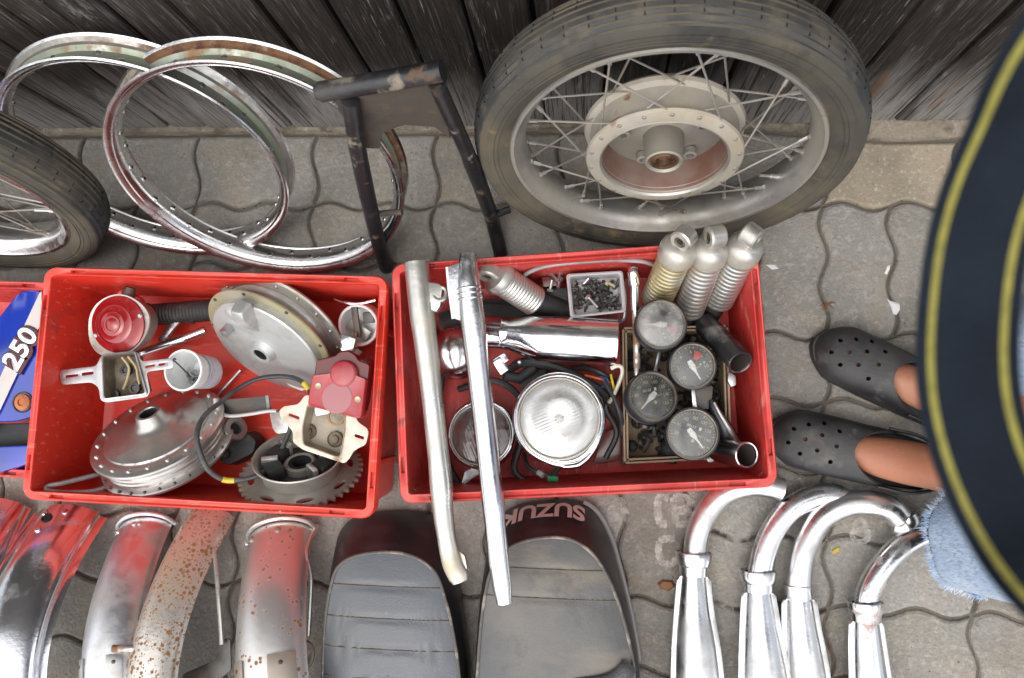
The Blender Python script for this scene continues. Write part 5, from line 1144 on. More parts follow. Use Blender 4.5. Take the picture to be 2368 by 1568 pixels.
for x0, x1 in ((-.048, -.030), (.012, .036)):
    patch(on, .208, .30, x0, x1, .003, MAT['alu_bright'], t)
    rivets(on, [(.220, (x0 + x1) / 2), (.288, (x0 + x1) / 2)], .0036, MAT['dark_steel'], t)
rivets(on, [(.255, -.012)], .0045, MAT['dark_steel'], t)
p = on(.200, .022, .003)[0]; mb = MB(); mb.tube([p, p + V3((.045, 0, -.006))], [.006, .0055], 12); mb.build('stay_peg', MAT['rust_rod'], t)
t, b, on, s, d = fender('rust speckled narrow mudguard between the plain chrome one and the broad spotted one', (462, 1172, .07), (368, 1500, .17), .041, .030, .66, .165, MAT['rusty_chrome'], .012, .003, .014)
mb = MB(); mb.tube(bez(PP([(476, 1215, .05), (486, 1240, .06), (496, 1285, .07), (506, 1390, .09), (513, 1490, .10)]), 30), .0042, 10); mb.build('stay', MAT['lacquer_alu'], t)
mb = MB(); slab(mb, rpoly([(420, 1560), (500, 1525), (508, 1480), (532, 1476), (534, 1550), (470, 1600), (430, 1610)], 8), .09, .004); mb.build('stay_bracket', MAT['dark_steel'], t, bevel=.001)
t, b, on, s, d = fender('broad rust spotted chrome mudguard with a long wire stay, nearest the seats', (622, 1212, .06), (616, 1500, .16), .059, .034, .62, .16, MAT['spotted_chrome'], .012, .003)
hoop(on, .0, .064, .0044, MAT['lacquer_alu'], t, tails=[(708, 1275, .06), (718, 1330, .07), (716, 1400, .08), (712, 1470, .09)])
rivets(on, [(.012, -.042), (.012, .012)], .006, MAT['brown_plate'], t)
for x0, x1 in ((-.059, -.034), (.010, .050)):
    patch(on, .196, .32, x0, x1, .003, MAT['brown_plate'], t); rivets(on, [(.21, (x0 + x1) / 2), (.30, (x0 + x1) / 2)], .004, MAT['rusty_plate'], t)
rivets(on, [(.235, -.012)], .0045, MAT['rusty_plate'], t)
mb = MB(); mb.tube(bez(PP([(665, 1490, .15), (702, 1484, .12), (716, 1500, .10), (712, 1530, .10), (690, 1545, .11)]), 24), .005, 10, sq=(1, 2)); mb.build('stay_ear', MAT['brown_plate'], t)

# ---- seats
def seat(label, base, top, zt, pad_mat, seams, dome, group='black motorcycle seats'):
    n = 72
    bb = bez([P(x, y, .012) for x, y in base], n, True); tt = bez([P(x, y, zt) for x, y in top], n, True)
    n = min(len(bb), len(tt)); bb, tt = bb[:n], tt[:n]
    c = sum(tt, V3()) / n
    t = thing('vinyl_seat', label, 'seat', V3((c.x, c.y, 0)), group)
    def lay(h, out=0.):
        r = []
        for i in range(n):
            p = bb[i].lerp(tt[i], h); q = p + V3((p.x - c.x, p.y - c.y, 0)).normalized() * out; q.z = .012 + (zt - .012) * h; r.append(q)
        return r
    mb = MB(); mb.loft([lay(0, -.006), lay(0), lay(.15, .004), lay(.5, .007), lay(.85, .004), lay(1, 0)], True, True, False)
    body = mb.build('side_cover', MAT['vinyl_side'], t, smooth=60)
    mb = MB(); mb.tube(lay(1.0, .0006), .0030, 8, closed=True); mb.build('piping', MAT['piping'], t)
    mb = MB(); rings = []; K = 34
    ys = [c.y + 0] 
    def padz(p, f):
        z = dome * (1 - f ** 3.2)
        for yv in seams: z -= .0030 * math.exp(-((p.y - yv) / .0035) ** 2) * (1 - f ** 6)
        return z
    for k in range(K + 1):
        f = 1 - k / K * .985; rr = []
        for i in range(n):
            p = c.lerp(tt[i], f); rr.append(V3((p.x, p.y, zt + padz(p, f))))
        rings.append(rr)
    mb.loft(rings, True, False, True); pad = mb.build('pad', pad_mat, t, smooth=80)
    for yv in seams:
        xs = []
        for i in range(n):
            p, q = tt[i], tt[(i + 1) % n]
            if (p.y - yv) * (q.y - yv) <= 0 and p.y != q.y: xs.append(p.x + (q.x - p.x) * (yv - p.y) / (q.y - p.y))
        if len(xs) >= 2:
            x0, x1 = min(xs), max(xs); path = []
            for k in range(31):
                x = x0 + (x1 - x0) * (k / 30 * .98 + .01); p = V3((x, yv, 0)); dx, dy = p.x - c.x, p.y - c.y
                # radial fraction on the outline
                f = 1.
                for i in range(n):
                    e0, e1 = tt[i] - c, tt[(i + 1) % n] - c; den = dx * (e1.y - e0.y) - dy * (e1.x - e0.x)
                    if abs(den) > 1e-9:
                        u = (e0.x * (e1.y - e0.y) - e0.y * (e1.x - e0.x)) / den; w = (e0.x * dy - e0.y * dx) / den
                        if u > 0 and -1e-6 <= w <= 1 + 1e-6: f = min(1., 1 / u)
                path.append(V3((x, yv, zt + padz(V3((x, yv, 0)), f) + .0014)))
            mb = MB(); mb.tube(path, .0010, 6); mb.build('seam', MAT['stitch'], pad)
    return t, lay, bb, tt, n
seams1 = [P(900, y, .125).y for y in (1358, 1432, 1503, 1573)]
t1, lay1, b1, tp1, n1 = seat('smooth grey black motorcycle seat with cross seams, left of the lettered one',
    [(778, 1270), (790, 1222), (830, 1192), (900, 1182), (985, 1186), (1030, 1212), (1052, 1290), (1074, 1420), (1088, 1580), (1095, 1800), (1080, 2050), (930, 2110), (790, 2050), (772, 1800), (766, 1580), (768, 1420)],
    [(768, 1345), (788, 1305), (830, 1284), (900, 1277), (962, 1290), (1006, 1325), (1028, 1385), (1046, 1460), (1062, 1580), (1072, 1800), (1060, 2000), (910, 2060), (762, 2000), (744, 1800), (746, 1580), (752, 1440)], .115, MAT['vinyl'], seams1, .012)
seams2 = [P(1290, y, .125).y for y in (1318, 1385)]
t2, lay2, b2, tp2, n2 = seat('dusty black motorcycle seat lettered on its end face, under the polished fork leg',
    [(1128, 1275), (1150, 1205), (1190, 1170), (1250, 1158), (1320, 1156), (1372, 1178), (1408, 1240), (1432, 1330), (1456, 1440), (1474, 1560), (1478, 1760), (1450, 1980), (1290, 2040), (1130, 1980), (1108, 1760), (1112, 1500)],
    [(1128, 1345), (1156, 1288), (1196, 1258), (1256, 1244), (1318, 1248), (1366, 1278), (1402, 1330), (1430, 1400), (1452, 1480), (1466, 1570), (1470, 1760), (1440, 1960), (1286, 2020), (1128, 1960), (1100, 1760), (1108, 1500)], .118, MAT['vinyl_worn'], seams2, .011)
mb = MB(); l0 = lay2(.06, .006); i0 = min(range(n2), key=lambda i: (l0[i] - P(1345, 1160, .012)).length); i1 = min(range(n2), key=lambda i: (l0[i] - P(1474, 1540, .012)).length)
mb.tube([l0[i] for i in range(min(i0, i1), max(i0, i1) + 1)], .0045, 8); mb.build('lower_trim', MAT['grey_trim'], t2)
mb = MB(); l0 = lay2(.06, .006); i2 = min(range(n2), key=lambda i: (l0[i] - P(1115, 1450, .012)).length); i3 = min(range(n2), key=lambda i: (l0[i] - P(1150, 1205, .012)).length)
# maker's lettering, upside down on the end face
cu = text_mesh('SUZUKI', 1.0, 0.0, Matrix(), 0., .035)
xs = [v.x for v in cu.v]; ysv = [v.y for v in cu.v]; x0, x1, y0, y1 = min(xs), max(xs), min(ysv), max(ysv)
me = bpy.data.meshes.new('q'); me.from_pydata([tuple(v) for v in cu.v], [], cu.f); bm = bmesh.new(); bm.from_mesh(me)
bmesh.ops.triangulate(bm, faces=bm.faces); bmesh.ops.subdivide_edges(bm, edges=bm.edges, cuts=2); bm.verts.index_update()
LA = lay2(.24, .0082); LB = lay2(.62, .0092)
def arc_at(L, x):
    best = None
    for i in range(n2):
        p, q = L[i], L[(i + 1) % n2]
        if p.y > -.24 and (p.x - x) * (q.x - x) <= 0 and abs(p.x - q.x) > 1e-6:
            r = p.lerp(q, (x - p.x) / (q.x - p.x))
            if best is None or r.y > best.y: best = r
    return best
xr, xl = P(1352, 1180, .05).x, P(1146, 1190, .05).x
mb = MB(); vs = []
for v in bm.verts:
    u = (v.co.x - x0) / (x1 - x0); w = (v.co.y - y0) / (y1 - y0); x = xr + (xl - xr) * u
    pa, pb = arc_at(LA, x), arc_at(LB, x)
    if pa is None or pb is None: pa = pb = V3((x, -.18, .05))
    vs.append(pa.lerp(pb, w) + V3((0, .0012, .0016)))
mb.add(vs, [[v.index for v in f.verts] for f in bm.faces]); bm.free(); bpy.data.meshes.remove(me)
mb.build('lettering', MAT['print'], t2)
mb = MB(); mb.tube([p + V3((0, 0, .001)) for p in bez(PP([(1456, 1535, .127), (1448, 1550, .130), (1430, 1566, .131), (1400, 1580, .132), (1330, 1590, .132)]), 24)], .0045, 8, sq=(3, .6)); mb.build('strap', MAT['vinyl_side'], t2)

# ---- exhaust pipes
MAT['exhaust'] = chrome('exhaust_chrome', .24, rough2=.38, tint=(.72, .72, .72), dirt=.14)
MAT['exhaust_rust'] = chrome('rusty_exhaust_chrome', .14, rust=(17, .60), dirt=.10)
def exhaust(label, head, collar, muf, r, mat, loose=True, endcap=True):
    t = thing('exhaust_pipe', label, 'exhaust', P(*collar[0]) - V3((0, 0, .03)), 'chrome exhaust pipes laid out at the right')
    path = bez(PP(head), 44); mb = MB(); mb.tube(path, r, 24, caps=False); d0 = (path[0] - path[1]).normalized()
    mb.lathe([(r, -.001), (r * 1.02, .0006), (r * .93, .001), (r * .9, -.002), (r * .9, -.03)], frame(path[0], d0), 24); mb.build('header', mat, t, smooth=60)
    mb = MB(); mb.disc(frame(path[0] - d0 * .01, d0), r * .9, 0, 20); mb.build('bore', MAT['pipe_in'], t)
    a, b = P(*collar[0]), P(*collar[1]); d = (b - a).normalized(); L = (b - a).length; cr = collar[2]
    Mx = frame(a, d)
    mb = MB()
    if loose: mb.lathe([(r * 1.04, .002), (cr * .93, .001), (cr, 0), (cr * 1.03, .002), (cr, L * .35), (cr * .93, L * .55), (r * 1.18, L * .62), (r * 1.16, L), (r * 1.0, L)], Mx, 32)
    else: mb.lathe([(r, 0), (r * 1.08, .001), (r * 1.10, L * .2), (r * 1.05, L * .3), (r * 1.10, L * .9), (r * 1.02, L)], Mx, 32)
    mb.build('collar', mat, t, smooth=35)
    if loose: mb = MB(); mb.lathe([(cr * .93, .0008), (r * 1.03, .0035)], Mx, 28); mb.build('collar_gap', MAT['hole'], t)
    # cone shaped silencer with a folded seam on each side
    pts = [P(*m[:3]) for m in muf]; rr = [m[3] for m in muf]; q = bez(pts, 40); K = len(q); rad = [0] * K
    for i in range(K):
        f = i / (K - 1) * (len(rr) - 1); k = min(int(f), len(rr) - 2); rad[i] = rr[k] + (rr[k + 1] - rr[k]) * (f - k)
    mb = MB(); mb.tube(q, rad, 32, sq=(1, .92)); mb.build('silencer', mat, t, smooth=60)
    for sg in (-1, 1):
        ring = []
        for i in range(K):
            tg = (q[min(i + 1, K - 1)] - q[max(0, i - 1)]).normalized(); s = tg.cross(V3((0, 0, 1))).normalized() * sg
            p = q[i] + s * rad[i]; w = .0058 * min(1, i / 1.5 + .35)
            ring.append([p - s * .003 + V3((0, 0, .0022)), p + s * w + V3((0, 0, .0030)), p + s * (w + .0022) + V3((0, 0, .001)), p + s * w + V3((0, 0, -.0030)), p - s * .003 + V3((0, 0, -.0022))])
        mb = MB(); mb.loft(ring, True, True, True); mb.build('seam_flange', mat, t, smooth=50)
    return t
exhaust('leftmost chrome exhaust pipe, its bent end under the crate corner', [(1806, 1132, .028), (1775, 1124, .03), (1730, 1122, .032), (1672, 1142, .034), (1632, 1188, .036), (1612, 1240, .038), (1606, 1292, .04)], [(1604, 1276, .041), (1603, 1330, .042), .0305],
        [(1603, 1332, .042, .0205), (1604, 1420, .046, .027), (1608, 1500, .052, .034), (1612, 1590, .056, .0375), (1620, 1850, .056, .038), (1624, 1960, .056, .02)], .0205, MAT['exhaust'])
exhaust('second chrome exhaust pipe from the left, with a chipped dark collar', [(1955, 1158, .026), (1925, 1146, .028), (1880, 1150, .03), (1828, 1176, .033), (1788, 1226, .036), (1766, 1280, .038), (1756, 1330, .04)], [(1752, 1318, .041), (1753, 1368, .042), .0295],
        [(1753, 1370, .042, .0205), (1757, 1440, .046, .026), (1764, 1520, .052, .033), (1770, 1600, .056, .037), (1780, 1850, .056, .038), (1784, 1960, .056, .02)], .0208, chrome('chipped_exhaust_chrome', .22, rust=(16, .66), dirt=.14))
t = exhaust('third chrome exhaust pipe, slim with a narrow joint ring and a hooked end', [(2078, 1196, .030), (2058, 1176, .034), (2020, 1164, .036), (1960, 1166, .036), (1900, 1198, .036), (1864, 1256, .038), (1850, 1310, .04), (1846, 1360, .04)], [(1845, 1352, .04), (1847, 1386, .041), .024],
        [(1847, 1386, .041, .0215), (1852, 1450, .045, .025), (1860, 1520, .05, .029), (1868, 1600, .052, .031), (1880, 1850, .052, .032), (1884, 1960, .052, .02)], .0212, MAT['exhaust'], loose=False)
mb = MB(); p0, p1 = P(2082, 1200, .028), P(2090, 1212, .018); mb.tube(bez([P(2096, 1188, .030), P(2100, 1206, .026), P(2086, 1218, .024), P(2064, 1216, .022)], 14), [.0135 + .006 * math.sin(PI * min(1, i / 12)) for i in range(13)], 18); mb.build('end_flange', MAT['exhaust'], t, smooth=60)
exhaust('rusty chrome exhaust pipe, rightmost, its bend running under the jeans', [(2230, 1222, .026), (2180, 1224, .028), (2120, 1242, .032), (2068, 1278, .035), (2028, 1328, .038), (2008, 1370, .04), (2002, 1404, .04)], [(2000, 1390, .041), (2002, 1436, .042), .0290],
        [(2002, 1436, .042, .0205), (2006, 1500, .045, .024), (2012, 1570, .05, .027), (2018, 1640, .052, .030), (2030, 1850, .052, .032), (2034, 1960, .052, .02)], .0205, MAT['exhaust_rust'])

# ================================================================== MARKS AND LITTER ON THE PAVING
def worn(name, col, lo=.40, hi=.62, scale=70):
    m = bpy.data.materials.new(name); m.use_nodes = True; t_ = m.node_tree; b = t_.nodes['Principled BSDF']; L = t_.links.new
    b.inputs['Base Color'].default_value = (*col, 1); b.inputs['Roughness'].default_value = .9
    tc = t_.nodes.new('ShaderNodeTexCoord'); n = t_.nodes.new('ShaderNodeTexNoise'); n.inputs['Scale'].default_value = scale; n.inputs['Detail'].default_value = 6; n.inputs['Roughness'].default_value = .7
    L(tc.outputs['Object'], n.inputs[0]); mr = t_.nodes.new('ShaderNodeMapRange'); L(n.outputs[0], mr.inputs[0]); mr.inputs[1].default_value = lo; mr.inputs[2].default_value = hi; mr.inputs[4].default_value = .65
    L(mr.outputs[0], b.inputs['Alpha']); return m
MAT['chalk'] = worn('worn_white_paint', (.52, .50, .46), .30, .60); MAT['chalk_faint'] = worn('faint_white_paint', (.48, .46, .43), .40, .66, 50)
bpy.context.view_layer.update(); DG = bpy.context.evaluated_depsgraph_get()
def drop(p, off=.0007):
    ok, loc, nor, idx, ob, mx = SC.ray_cast(DG, V3((p.x, p.y, .013)), V3((0, 0, -1)), distance=.05)
    return V3((p.x, p.y, (max(loc.z, -.004) if ok else 0) + off))
def ribbon(mb, pts, w, n=40, closed=False):
    q = bez(PP([(x, y, 0) for x, y in pts]), n, closed); rows = []
    for i in range(len(q)):
        t_ = (q[(i + 1) % len(q)] - q[i - 1]) if closed or 0 < i < len(q) - 1 else (q[min(i + 1, len(q) - 1)] - q[max(0, i - 1)])
        t_.normalize(); s = V3((-t_.y, t_.x, 0)) * w * R.uniform(.75, 1.2); rows.append([drop(q[i] + s * k) for k in (-.5, 0, .5)])
    mb.loft(rows, False, wrap=closed)
def blotch(mb, cx, cy, rx, ry):
    ctr = drop(P(cx, cy, 0)); ph = R.uniform(0, 6)
    rim = [drop(P(cx + rx * math.cos(a) * (1 + .18 * math.sin(3 * a + ph)), cy + ry * math.sin(a) * (1 + .18 * math.cos(2 * a + ph)), 0)) for a in [2 * PI * k / 28 for k in range(28)]]
    mid = [drop(ctr.lerp(p, .55)) for p in rim]
    mb.loft([rim, mid], True, False, True)
def mark(name, label, fn, mat):
    mb = MB(); fn(mb); o = mb.build(name, MAT[mat]); tag(o, label, 'paint mark', 'white paint marks on the paving')
mark('paint_mark', 'scribbled white paint letters on the paving right of the lettered seat', lambda m: (ribbon(m, [(1545, 1152), (1525, 1150), (1520, 1175), (1526, 1208), (1542, 1212)], .014), ribbon(m, [(1556, 1150), (1560, 1180), (1562, 1212)], .012), ribbon(m, [(1556, 1150), (1590, 1152), (1592, 1172), (1564, 1180), (1598, 1188), (1596, 1210), (1562, 1212)], .013)), 'chalk')
mark('paint_mark', 'white paint letter C on the paving beside the leftmost exhaust collar', lambda m: ribbon(m, [(1560, 1246), (1530, 1248), (1522, 1272), (1530, 1300), (1556, 1302), (1564, 1290)], .012), 'chalk')
mark('paint_mark', 'white paint figure 8 on the paving between the two right hand exhausts', lambda m: (ribbon(m, [(1980, 1205), (1996, 1204), (2000, 1216), (1988, 1224), (1976, 1216)], .009, 30, True), ribbon(m, [(1988, 1224), (2008, 1232), (2004, 1250), (1984, 1252), (1972, 1242), (1974, 1230)], .010, 36, True)), 'chalk')
mark('paint_mark', 'faint white blotch on the paving touching the end of the lettered seat', lambda m: blotch(m, 1428, 1185, 26, 42), 'chalk_faint')
mark('paint_mark', 'faint white blotch on the paving inside the bend of the second exhaust', lambda m: blotch(m, 1705, 1235, 36, 40), 'chalk_faint')
mark('paint_mark', 'faint white blotch on the paving between the two left hand silencers', lambda m: blotch(m, 1665, 1420, 40, 55), 'chalk_faint')
MAT['dropping'] = M('white_dropping', (.62, .63, .64), .8)
def lump(name, label, cat, pts, h, mat, group=None):
    q = [drop(P(x, y, 0), .0002) for x, y in pts]; c = sum(q, V3()) / len(q)
    mb = MB(); mb.loft([q, [c.lerp(p, .7) + V3((0, 0, h)) for p in q]], True, False, True); o = mb.build(name, MAT[mat]); tag(o, label, cat, group)
lump('bird_dropping', 'long white bird dropping on the paving above the farther black clog', 'bird dropping', [(2050, 690), (2058, 694), (2078, 702), (2080, 716), (2074, 728), (2064, 726), (2060, 712)], .002, 'dropping', 'white bird droppings')
lump('bird_dropping', 'small white bird dropping in the joint farther from the clogs', 'bird dropping', [(2044, 632), (2050, 616), (2058, 612), (2058, 622), (2050, 636)], .0015, 'dropping', 'white bird droppings')
lump('bird_dropping', 'white smear on the paving beside the right edge of the gauge crate', 'bird dropping', [(1768, 612), (1790, 612), (1800, 622), (1784, 624)], .0015, 'dropping', 'white bird droppings')
MAT['leaf'] = M('dead_leaf', (.20, .10, .045), .8, 0, [dict(col=(.11, .055, .03), scale=40, lo=.5, hi=.7)]); MAT['leaf_y'] = M('yellow_leaf', (.45, .33, .05), .7)
lump('dead_leaf', 'curled brown dead leaf beside the leftmost silencer', 'leaf', [(1518, 1350), (1530, 1340), (1556, 1342), (1562, 1354), (1546, 1368), (1528, 1362)], .006, 'leaf')
lump('yellow_leaf', 'tiny yellow leaf on the paving near the painted figure 8', 'leaf', [(1922, 1275), (1936, 1264), (1944, 1266), (1940, 1276), (1926, 1282)], .002, 'leaf_y')
t = thing('dry_twig', 'dry brown twig tuft in the joint beside the farther clog', 'twig', drop(P(1912, 700, 0)))
for k in range(7):
    a = R.uniform(0, 6.28); p = drop(P(1912, 702, 0), .001); mb = MB(); e = p + V3((math.cos(a) * .014, math.sin(a) * .018, R.uniform(.001, .006))); mb.tube([p, p.lerp(e, .5) + V3((0, 0, .003)), e], [.0012, .001, .0004], 5); mb.build('twig', MAT['leaf'], t)
mb = MB()
for k in range(900):
    p = drop(P(R.uniform(0, 2367), R.uniform(300, 1568), 0), 0); r = R.choice([.0010, .0012, .0016, .0024]); f = scatter_frame(p)
    mb.add([f @ (V3(v) * r) for v in ((1, 0, 0), (-.6, .8, 0), (-.6, -.8, 0), (0, 0, .8), (.2, .1, -.7))], [(0, 1, 3), (1, 2, 3), (2, 0, 3), (1, 0, 4), (2, 1, 4), (0, 2, 4)])
tag(mb.build('grit', M('pale_grit', (.30, .28, .25), .9, 0, [dict(col=(.10, .08, .06), scale=14, lo=.45, hi=.55)])), 'pale grit and crumbs scattered over the paving', 'grit', kind='stuff')
mb = MB()
for k in range(700):                                                   # moss and soil crumbs in the joints
    i, j = R.randint(-16, 5), R.randint(-9, 1); a = gp(i, j); b2 = gp(i + 1, j) if R.random() < .5 else gp(i, j + 1); q = edge(a, b2, 12); p = q[R.randrange(12)]; p = V3((p.x + R.uniform(-.002, .002), p.y + R.uniform(-.002, .002), -.004)); r = R.uniform(.001, .0026); f = scatter_frame(p)
    mb.add([f @ (V3(v) * r) for v in ((1, 0, 0), (-.6, .8, 0), (-.6, -.8, 0), (0, 0, .8), (.2, .1, -.7))], [(0, 1, 3), (1, 2, 3), (2, 0, 3), (1, 0, 4), (2, 1, 4), (0, 2, 4)])
tag(mb.build('joint_crumbs', M('joint_moss', (.085, .07, .045), .95, 0, [dict(col=(.05, .065, .02), scale=4, lo=.5, hi=.6), dict(col=(.20, .11, .04), scale=9, lo=.58, hi=.66)])), 'soil and moss crumbs in the paving joints', 'crumbs', kind='stuff')

# ================================================================== STANDING PERSON AT THE RIGHT
MAT['skin'] = M('tanned_skin', (.36, .15, .085), .5, 0, [dict(col=(.22, .085, .05), scale=9, lo=.52, hi=.72, amt=.7),dict(col=(.33, .13, .08), scale=14, lo=.45, hi=.7), dict(col=(.46, .24, .16), scale=6, lo=.5, hi=.75)], bump=[(160, .15, 4)])
MAT['denim'] = M('faded_denim', (.17, .235, .34), .9, 0, [dict(col=(.31, .37, .45), scale=7, lo=.42, hi=.68), dict(col=(.10, .15, .24), scale=240, lo=.5, hi=.62, stretch=(1, 1, .25), amt=.6), dict(col=(.40, .45, .51), scale=300, lo=.56, hi=.7, stretch=(1, 1, .2), amt=.5)], bump=[(320, .5, 3, (1, 1, .3)), (16, .5, 3)], sheen=.2)
MAT['fray'] = M('frayed_denim_thread', (.40, .48, .60), .9, 0, [dict(col=(.22, .34, .55), scale=30, lo=.45, hi=.6)])
MAT['clog'] = M('black_foam_clog', (.018, .018, .020), .5, 0, [dict(col=(.055, .054, .053), scale=8, lo=.45, hi=.72, rough=.65), dict(col=(.15, .14, .125), scale=15, lo=.60, hi=.74, rough=.85, amt=.6), dict(col=(.17, .165, .155), scale=40, lo=.64, hi=.76, amt=.5)], bump=[(200, .12, 3)], spec=.45)
MAT['shirt'] = M('dark_grey_shirt', (.05, .055, .06), .9, 0, bump=[(250, .3, 3)])
MAT['hair'] = M('short_brown_hair', (.05, .032, .02), .6, 0, bump=[(120, .8, 4, (1, 1, .2))])

HEELS = []
def foot_frame(toe, heel):
    a, b = P(*toe, .03), P(*heel, .03); a.z = b.z = 0; d = (b - a).normalized(); s = V3((-d.y, d.x, 0)); return a, d, s
FT = {'far': foot_frame((1884, 786), (2140, 912)), 'near': foot_frame((1779, 998), (2140, 1082))}
LEN = .285
def fw(u): return .053 * min(1, (max(0, u) / .17)) ** .5 * (1 - .30 * max(0, (u - .36) / .64)) * (1 if u < .93 else max(.0, 1 - ((u - .93) / .07) ** 2 * .55)) * (1 - .06 * math.sin(u * 6))
def clog(key, parent, label):
    a, d, s = FT[key]
    def pt(u, v, z): return a + d * (u * LEN) + s * v + V3((0, 0, z))
    # sole
    outl = [(u, sg) for sg in (1,) for u in [.003 + .997 * (1 - math.cos(PI * k / 20)) / 2 for k in range(21)]]
    def ol(k_, z): return [pt(u, fw(u) * k_, z) for u, _ in outl] + [pt(u, -fw(u) * k_, z) for u, _ in reversed(outl)]
    mb = MB(); mb.loft([ol(.90, .002), ol(1.04, .006), ol(1.06, .016), ol(1.03, .025), ol(.9, .026)], True, True, True); sole = mb.build('sole', MAT['clog'], parent, smooth=50)
    # upper with vent holes
    def hgt(u): return .034 + .030 * math.sin(min(1, u / .46) * PI / 2) + .010 * max(0, (u - .30) / .3)
    rows = []; NU, NV = 20, 22
    for i in range(NU + 1):
        row = []
        for j in range(NV + 1):
            ph = -PI / 2 + PI * j / NV; um = .455 + .30 * (abs(ph) / (PI / 2)) ** 1.6
            u = .002 + (um - .002) * (i / NU) ** .8; w = fw(u) * 1.03; h = hgt(u) * min(1, (u / .10) ** .5 + .1)
            cz = max(0, math.cos(ph)) ** .62; sv = math.copysign(abs(math.sin(ph)) ** .85, ph)
            row.append(pt(u, w * sv, .018 + (h - .006) * cz))
        rows.append(row)
    mb = MB(); mb.loft(rows, False)
    up = mb.build('upper', MAT['clog'], parent, smooth=60)
    up.modifiers.new('s', 'SOLIDIFY').thickness = .0042
    cut = MB(); off = ROOTLOC[up.name]
    for u, v in ((.10, -.012), (.115, .013), (.175, -.026), (.185, .0), (.19, .026), (.26, -.014), (.27, .013), (.275, .034), (.345, -.028), (.355, .0), (.36, .026)):
        c = pt(u, v, .03); cut.tube([c, c + V3((0, 0, .08))], .0037, 12)
    co = cut.build('cutter', MAT['clog'], parent)
    md = up.modifiers.new('b', 'BOOLEAN'); md.object = co; md.operation = 'DIFFERENCE'; md.solver = 'EXACT'
    bpy.context.view_layer.update()
    me = bpy.data.meshes.new_from_object(up.evaluated_get(bpy.context.evaluated_depsgraph_get())); up.modifiers.clear(); up.data = me
    me.set_sharp_from_angle(angle=math.radians(50)); bpy.data.objects.remove(co)
    # heel strap and side wall
    rows = []
    for k in range(25):
        q = k / 24; ang = (q - .5) * 2; u = 1.0 - .40 * abs(ang) ** 1.7; sg = 1 if ang > 0 else -1
        v = fw(min(u, .985)) * 1.03 * sg * min(1, abs(ang) * 2.6); row = []
        for z, k2 in ((.024, 1.), (.044 - .012 * (1 - abs(ang)), 1.0), (.046 - .012 * (1 - abs(ang)), .95), (.024, .90)): row.append(pt(u, v * k2, z))
        rows.append(row)
    mb = MB(); mb.loft(rows, True, True, True); mb.build('side_wall', MAT['clog'], parent, smooth=60)
    mb = MB()
    q = bez([pt(.66, fw(.66) * 1.06, .050), pt(.84, fw(.84) * 1.10, .062), pt(1.0, fw(.94) * .6, .068), pt(1.03, 0, .069), pt(1.0, -fw(.94) * .6, .068), pt(.84, -fw(.84) * 1.10, .062), pt(.66, -fw(.66) * 1.06, .050)], 36)
    mb.tube(q, .0085, 10, sq=(.35, 1)); mb.build('heel_strap', MAT['clog'], parent)
    return sole
person = thing('person', 'person in frayed light blue jeans and black perforated clogs standing right of the crates', 'person', P(2200, 980, 0))
for kname in ('near', 'far'):
    pass
J = {}
def jt(key, u, v, z):
    a, d, s = FT[key]; return a + d * (u * LEN) + s * v + V3((0, 0, z))
pel = V3((.93, -.06, .93))
def leg_pts(key, knee, hip):
    return [hip, knee, jt(key, .86, 0, .13), jt(key, .80, 0, .085), jt(key, .62, 0, .050), jt(key, .40, 0, .034), jt(key, .20, 0, .033), jt(key, .10, 0, .030)]
VS, ES, RS = [pel], [], [(.13, .13)]
def chain(start, pts, rad):
    prev = start
    for p, r in zip(pts, rad):
        VS.append(V3(p)); RS.append(r if isinstance(r, tuple) else (r, r)); ES.append((prev, len(VS) - 1)); prev = len(VS) - 1
    return prev
legr = [.085, .058, .036, .041, .038, .027, .021, .014]
chain(0, leg_pts('near', V3((.775, -.165, .50)), V3((.93, -.16, .88))), legr)
chain(0, leg_pts('far', V3((.79, .075, .50)), V3((.93, .04, .88))), legr)
ch = chain(0, [(.935, -.06, 1.08), (.93, -.06, 1.25), (.92, -.06, 1.40)], [.125, .145, .12])
hd = chain(ch, [(.905, -.06, 1.50), (.885, -.06, 1.56), (.865, -.06, 1.64), (.87, -.06, 1.71)], [.055, .068, .088, .07])
for sg in (-1, 1): chain(ch, [(.925, -.06 + sg * .18, 1.39), (.97, -.06 + sg * .27, 1.14), (.90, -.06 + sg * .21, .94)], [.055, .042, .035])
me = bpy.data.meshes.new('body'); me.from_pydata([tuple(p - person.location) for p in VS], ES, []); body = bpy.data.objects.new('body', me); COL.objects.link(body); body.parent = person
body.modifiers.new('skin', 'SKIN'); sk = me.skin_vertices[0].data
for i, r in enumerate(RS): sk[i].radius = r
sk[0].use_root = True
sb = body.modifiers.new('sub', 'SUBSURF'); sb.levels = 2; sb.render_levels = 2
bpy.context.view_layer.update(); m2 = bpy.data.meshes.new_from_object(body.evaluated_get(bpy.context.evaluated_depsgraph_get())); body.modifiers.clear(); body.data = m2; m2.materials.clear(); m2.materials.append(MAT['skin'])
m2.polygons.foreach_set('use_smooth', [True] * len(m2.polygons)); ROOTLOC['body'] = V3(person.location)
